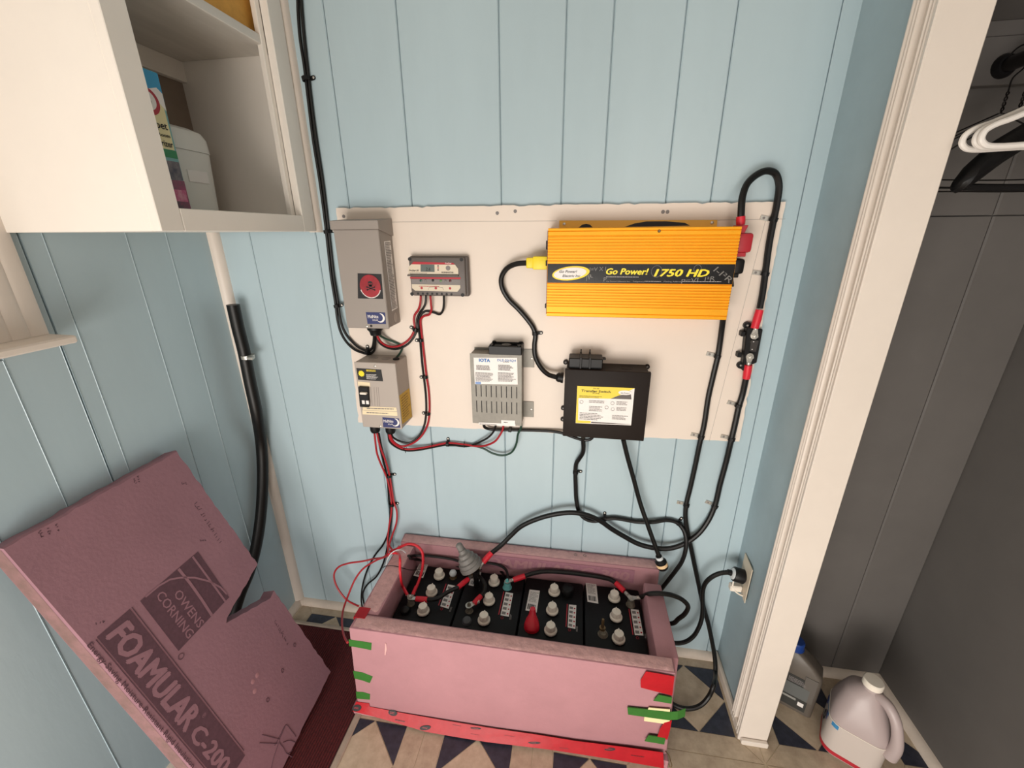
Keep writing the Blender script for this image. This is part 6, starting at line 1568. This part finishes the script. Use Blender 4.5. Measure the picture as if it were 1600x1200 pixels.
jug = thing('gallon_jug', 'translucent plastic gallon jug with white cap on the closet floor', 'jug', (0.783, -0.215, 0.0))
jc = Vector((0.783, -0.215, 0))
ja = math.radians(-30)
jd, jn = Vector((math.cos(ja), math.sin(ja), 0)), Vector((math.sin(ja), -math.cos(ja), 0))
hd = (jd * 0.80 + jn * 0.60).normalized()
def jloop(s, r, z, k=0.0):
    return [jc + jd * p.x + jn * p.y - hd * k + Vector((0, 0, z)) for p in rsq(s, r, 0, (0, 0), 6)]
part('jug_body', loft([jloop(0.052, 0.03, 0.0018), jloop(0.060, 0.03, 0.008), jloop(0.0625, 0.032, 0.03), jloop(0.0625, 0.032, 0.118), jloop(0.0615, 0.034, 0.134, 0.0005), jloop(0.0565, 0.038, 0.158, 0.003), jloop(0.0485, 0.038, 0.182, 0.005), jloop(0.040, 0.034, 0.205, 0.007), jloop(0.028, 0.026, 0.222, 0.003), jloop(0.0185, 0.0180, 0.230), jloop(0.0175, 0.0172, 0.238)]), JUGP, jug)
part('cap', lathe([(0.0205, 0), (0.0215, 0.001), (0.0215, 0.0155), (0.0195, 0.018), (0.006, 0.0185)], jc + Vector((0, 0, 0.2385)), (0, 0, 1), 26), WHITEP, jug, 'white screw cap')
part('handle', tube([jc + hd * 0.010 + Vector((0, 0, 0.222)), jc + hd * 0.038 + Vector((0, 0, 0.226)), jc + hd * 0.062 + Vector((0, 0, 0.208)), jc + hd * 0.078 + Vector((0, 0, 0.172)), jc + hd * 0.084 + Vector((0, 0, 0.138)), jc + hd * 0.080 + Vector((0, 0, 0.10))], [0.012, 0.0125, 0.0118, 0.012, 0.0135, 0.016], 14), JUGP, jug)
# label wrapped round the body below the shoulder
def jband(z0, z1, g, name, m):
    return part(name, loft([jloop(0.0625 + g, 0.032, z0), jloop(0.0625 + g, 0.032, z1)]), m, jug)
jl = jband(0.014, 0.1185, 0.0006, 'wrap_label', JUGL)
for i0, i1 in ((8, 10), (12, 14), (15, 16)):
    lo_, hi_ = jloop(0.0632, 0.032, 0.103), jloop(0.0632, 0.032, 0.1165)
    bm = BM()
    for k in range(i0, i1):
        bm.faces.new([bm.verts.new(p) for p in (lo_[k], lo_[k + 1], hi_[k + 1], hi_[k])])
    part('blue_print', bm, mat('blue_label_print', (58, 130, 178), 0.5), jl)
part('label_edge', tube(jloop(0.0632, 0.032, 0.1187), 0.0008, 6, closed=True, sm=False), WHITEP, jug)
jband(0.014, 0.026, 0.0010, 'red_band', REDINK)
for k, (u, z, m) in enumerate(((-0.022, 0.098, NAVY), (0.028, 0.099, NAVY))):
    c = jc - jd * 0.0637 + jn * u + Vector((0, 0, z))
    part('label_badge', prism(ellipse(c, jn, Vector((0, 0, 1)), 0.011, 0.013, 20), -jd * 0.0006), m, jl)
c = jc - jd * 0.0637 + jn * 0.004 + Vector((0, 0, 0.070))
part('label_ring', tube(ellipse(c, jn, Vector((0, 0, 1)), 0.010, 0.014, 20), 0.0012, 6, closed=True, sm=False), INK, jl)
micro(jc - jd * 0.0637 - jn * 0.03 + Vector((0, 0, 0.034)), jn, (0, 0, 1), 0.06, 0.018, 3, INKG, jl, 91)

RODX, RODZ = 0.762, 1.612
rod = thing('closet_rod', 'dark clothes rod along the top of the closet carrying hangers', 'rod', (RODX, -0.6, RODZ))
part('rod_bar', tube([(RODX, -0.001, RODZ), (RODX, -1.24, RODZ)], 0.0125, 16, sm=False), STEEL, rod)
part('end_socket', lathe([(0.020, 0), (0.020, 0.004), (0.016, 0.012), (0.0128, 0.012)], (RODX, -0.0185, RODZ), (0, -1, 0), 20), BLACKP, rod)
sc_ = thing('closet_shelf', 'dark painted shelf with cleat above the clothes rod in the closet', 'shelf', (0.77, -0.15, 1.60))
part('cleat', box((0.563, -0.0185, 1.583), (XC, 0.0, 1.66), 0.001), GREY_WALL, sc_)
part('shelf_board', box((0.563, -0.20, 1.684), (XC, -0.0005, 1.70), 0.001), GREY_WALL, sc_)
part('cleat', box((0.563, -0.0185, 1.6605), (XC, 0.0, 1.6838), 0.001), GREY_WALL, sc_)

def hook(x, y, r=0.0155):
    top = RODZ
    return [(x, y, top - 0.055), (x, y, top - 0.030), (x + 0.012, y, top - 0.015), (x + r, y, top + 0.002), (x + 0.010, y, top + r), (x, y, top + r + 0.004), (x - 0.012, y, top + r - 0.004), (x - r - 0.001, y, top + 0.002)]
def tubular_hanger(label, x, y, skew, group=None):
    t = thing('plastic_hanger', label, 'hanger', (x, y, RODZ))
    L = 0.195
    sl = skew
    pts = []
    zt, zb = RODZ - 0.055, RODZ - 0.157
    def pt(dx, z):
        return (x + dx, y + sl * dx, z)
    left = [(-0.02, zt - 0.006), (-0.10, zt - 0.050), (-0.165, zt - 0.080), (-0.186, zt - 0.088), (-0.196, zt - 0.096), (-0.197, zt - 0.106), (-0.190, zt - 0.113), (-0.178, zt - 0.1155), (-0.12, zt - 0.114), (-0.05, zt - 0.113)]
    pts = [pt(0, zt)] + [pt(a, b) for a, b in left] + [pt(0, zt - 0.113)] + [pt(-a, b) for a, b in left[::-1]]
    part('frame_loop', tube(pts, 0.0042, 10, closed=True, n=4), HANGW, t)
    part('hook', tube(hook(x, y, 0.0155), 0.0024, 8), HANGW, t)
    return t
tubular_hanger('white plastic tube hanger in the closet, the frontmost of the white ones', 0.768, -0.285, 0.02)
tubular_hanger('white plastic tube hanger in the closet, middle one of the white ones', 0.768, -0.275, 0.02)
tubular_hanger('white plastic tube hanger in the closet, the rearmost of the white ones', 0.762, -0.258, 0.03)
# broad black suit hanger
bh = thing('suit_hanger', 'broad black plastic suit hanger below the white hangers in the closet', 'hanger', (0.775, -0.215, RODZ))
def wing(s):
    x0 = 0.775
    prof = []
    for f, zc, hh, dd in ((0.0, 1.512, 0.018, 0.007), (0.35, 1.482, 0.022, 0.010), (0.62, 1.452, 0.030, 0.016), (0.80, 1.427, 0.034, 0.021), (0.92, 1.408, 0.026, 0.020), (0.98, 1.399, 0.013, 0.012), (1.0, 1.396, 0.004, 0.005)):
        cx = x0 - s * 0.188 * f
        yc = -0.215 - 0.03 * f * f
        prof.append([Vector((cx + 0.3 * hh * math.sin(a) * s, yc + dd * math.cos(a), zc + hh * math.sin(a))) for a in [k / 12 * 6.28318 for k in range(12)]])
    return loft(prof)
part('shoulder', wing(1), BLACKP, bh)
part('shoulder', wing(-1), BLACKP, bh)
part('trouser_bar', tube([(0.775 - 0.165, -0.232, 1.392), (0.70, -0.225, 1.390), (0.775 + 0.165, -0.232, 1.392)], 0.0055, 10), BLACKP, bh)
part('hook', tube([(0.775, -0.215, 1.505), (0.775, -0.215, 1.565)] + hook(0.775, -0.215)[1:], 0.0022, 8), STEEL, bh)
def wire_hanger(label, x, y, dz, skew):
    t = thing('wire_hanger', label, 'hanger', (x, y, RODZ))
    zt, zb = RODZ - 0.085, RODZ - 0.085 - 0.115 + dz
    def pt(dx, z):
        return (x + dx, y + skew * dx, z)
    loop = [pt(-0.004, zt), pt(-0.10, zt - 0.046), pt(-0.188, zb + 0.016), pt(-0.199, zb + 0.004), pt(-0.190, zb - 0.001), pt(-0.09, zb - 0.006), pt(0, zb - 0.008), pt(0.09, zb - 0.006), pt(0.190, zb - 0.001), pt(0.199, zb + 0.004), pt(0.188, zb + 0.016), pt(0.10, zt - 0.046), pt(0.004, zt)]
    part('wire_frame', tube(loop, 0.0013, 7, n=4), STEEL, t)
    bm = BM()
    for ph in (0, 3.14159):
        add_tube(bm, [(x + 0.0018 * math.cos(ph + k * 1.05), y + 0.0018 * math.sin(ph + k * 1.05), zt + k * 0.0028) for k in range(13)], 0.0012, 6, sm=False)
    part('twisted_neck', bm, STEEL, t)
    part('hook', tube([(x, y, zt + 0.033)] + hook(x, y)[1:], 0.0013, 7), STEEL, t)
for i, (x, y, dz, sk_, nm) in enumerate(((0.752, -0.062, 0.0, 0.02, 'black wire hanger in the closet, the one nearest the back wall'), (0.756, -0.092, -0.004, -0.03, 'black wire hanger in the closet, second from the back wall'), (0.750, -0.124, 0.006, 0.05, 'black wire hanger in the closet, third from the back wall'), (0.758, -0.165, -0.016, -0.06, 'black wire hanger in the closet, just behind the white hangers'))):
    wire_hanger(nm, x, y, dz, sk_)
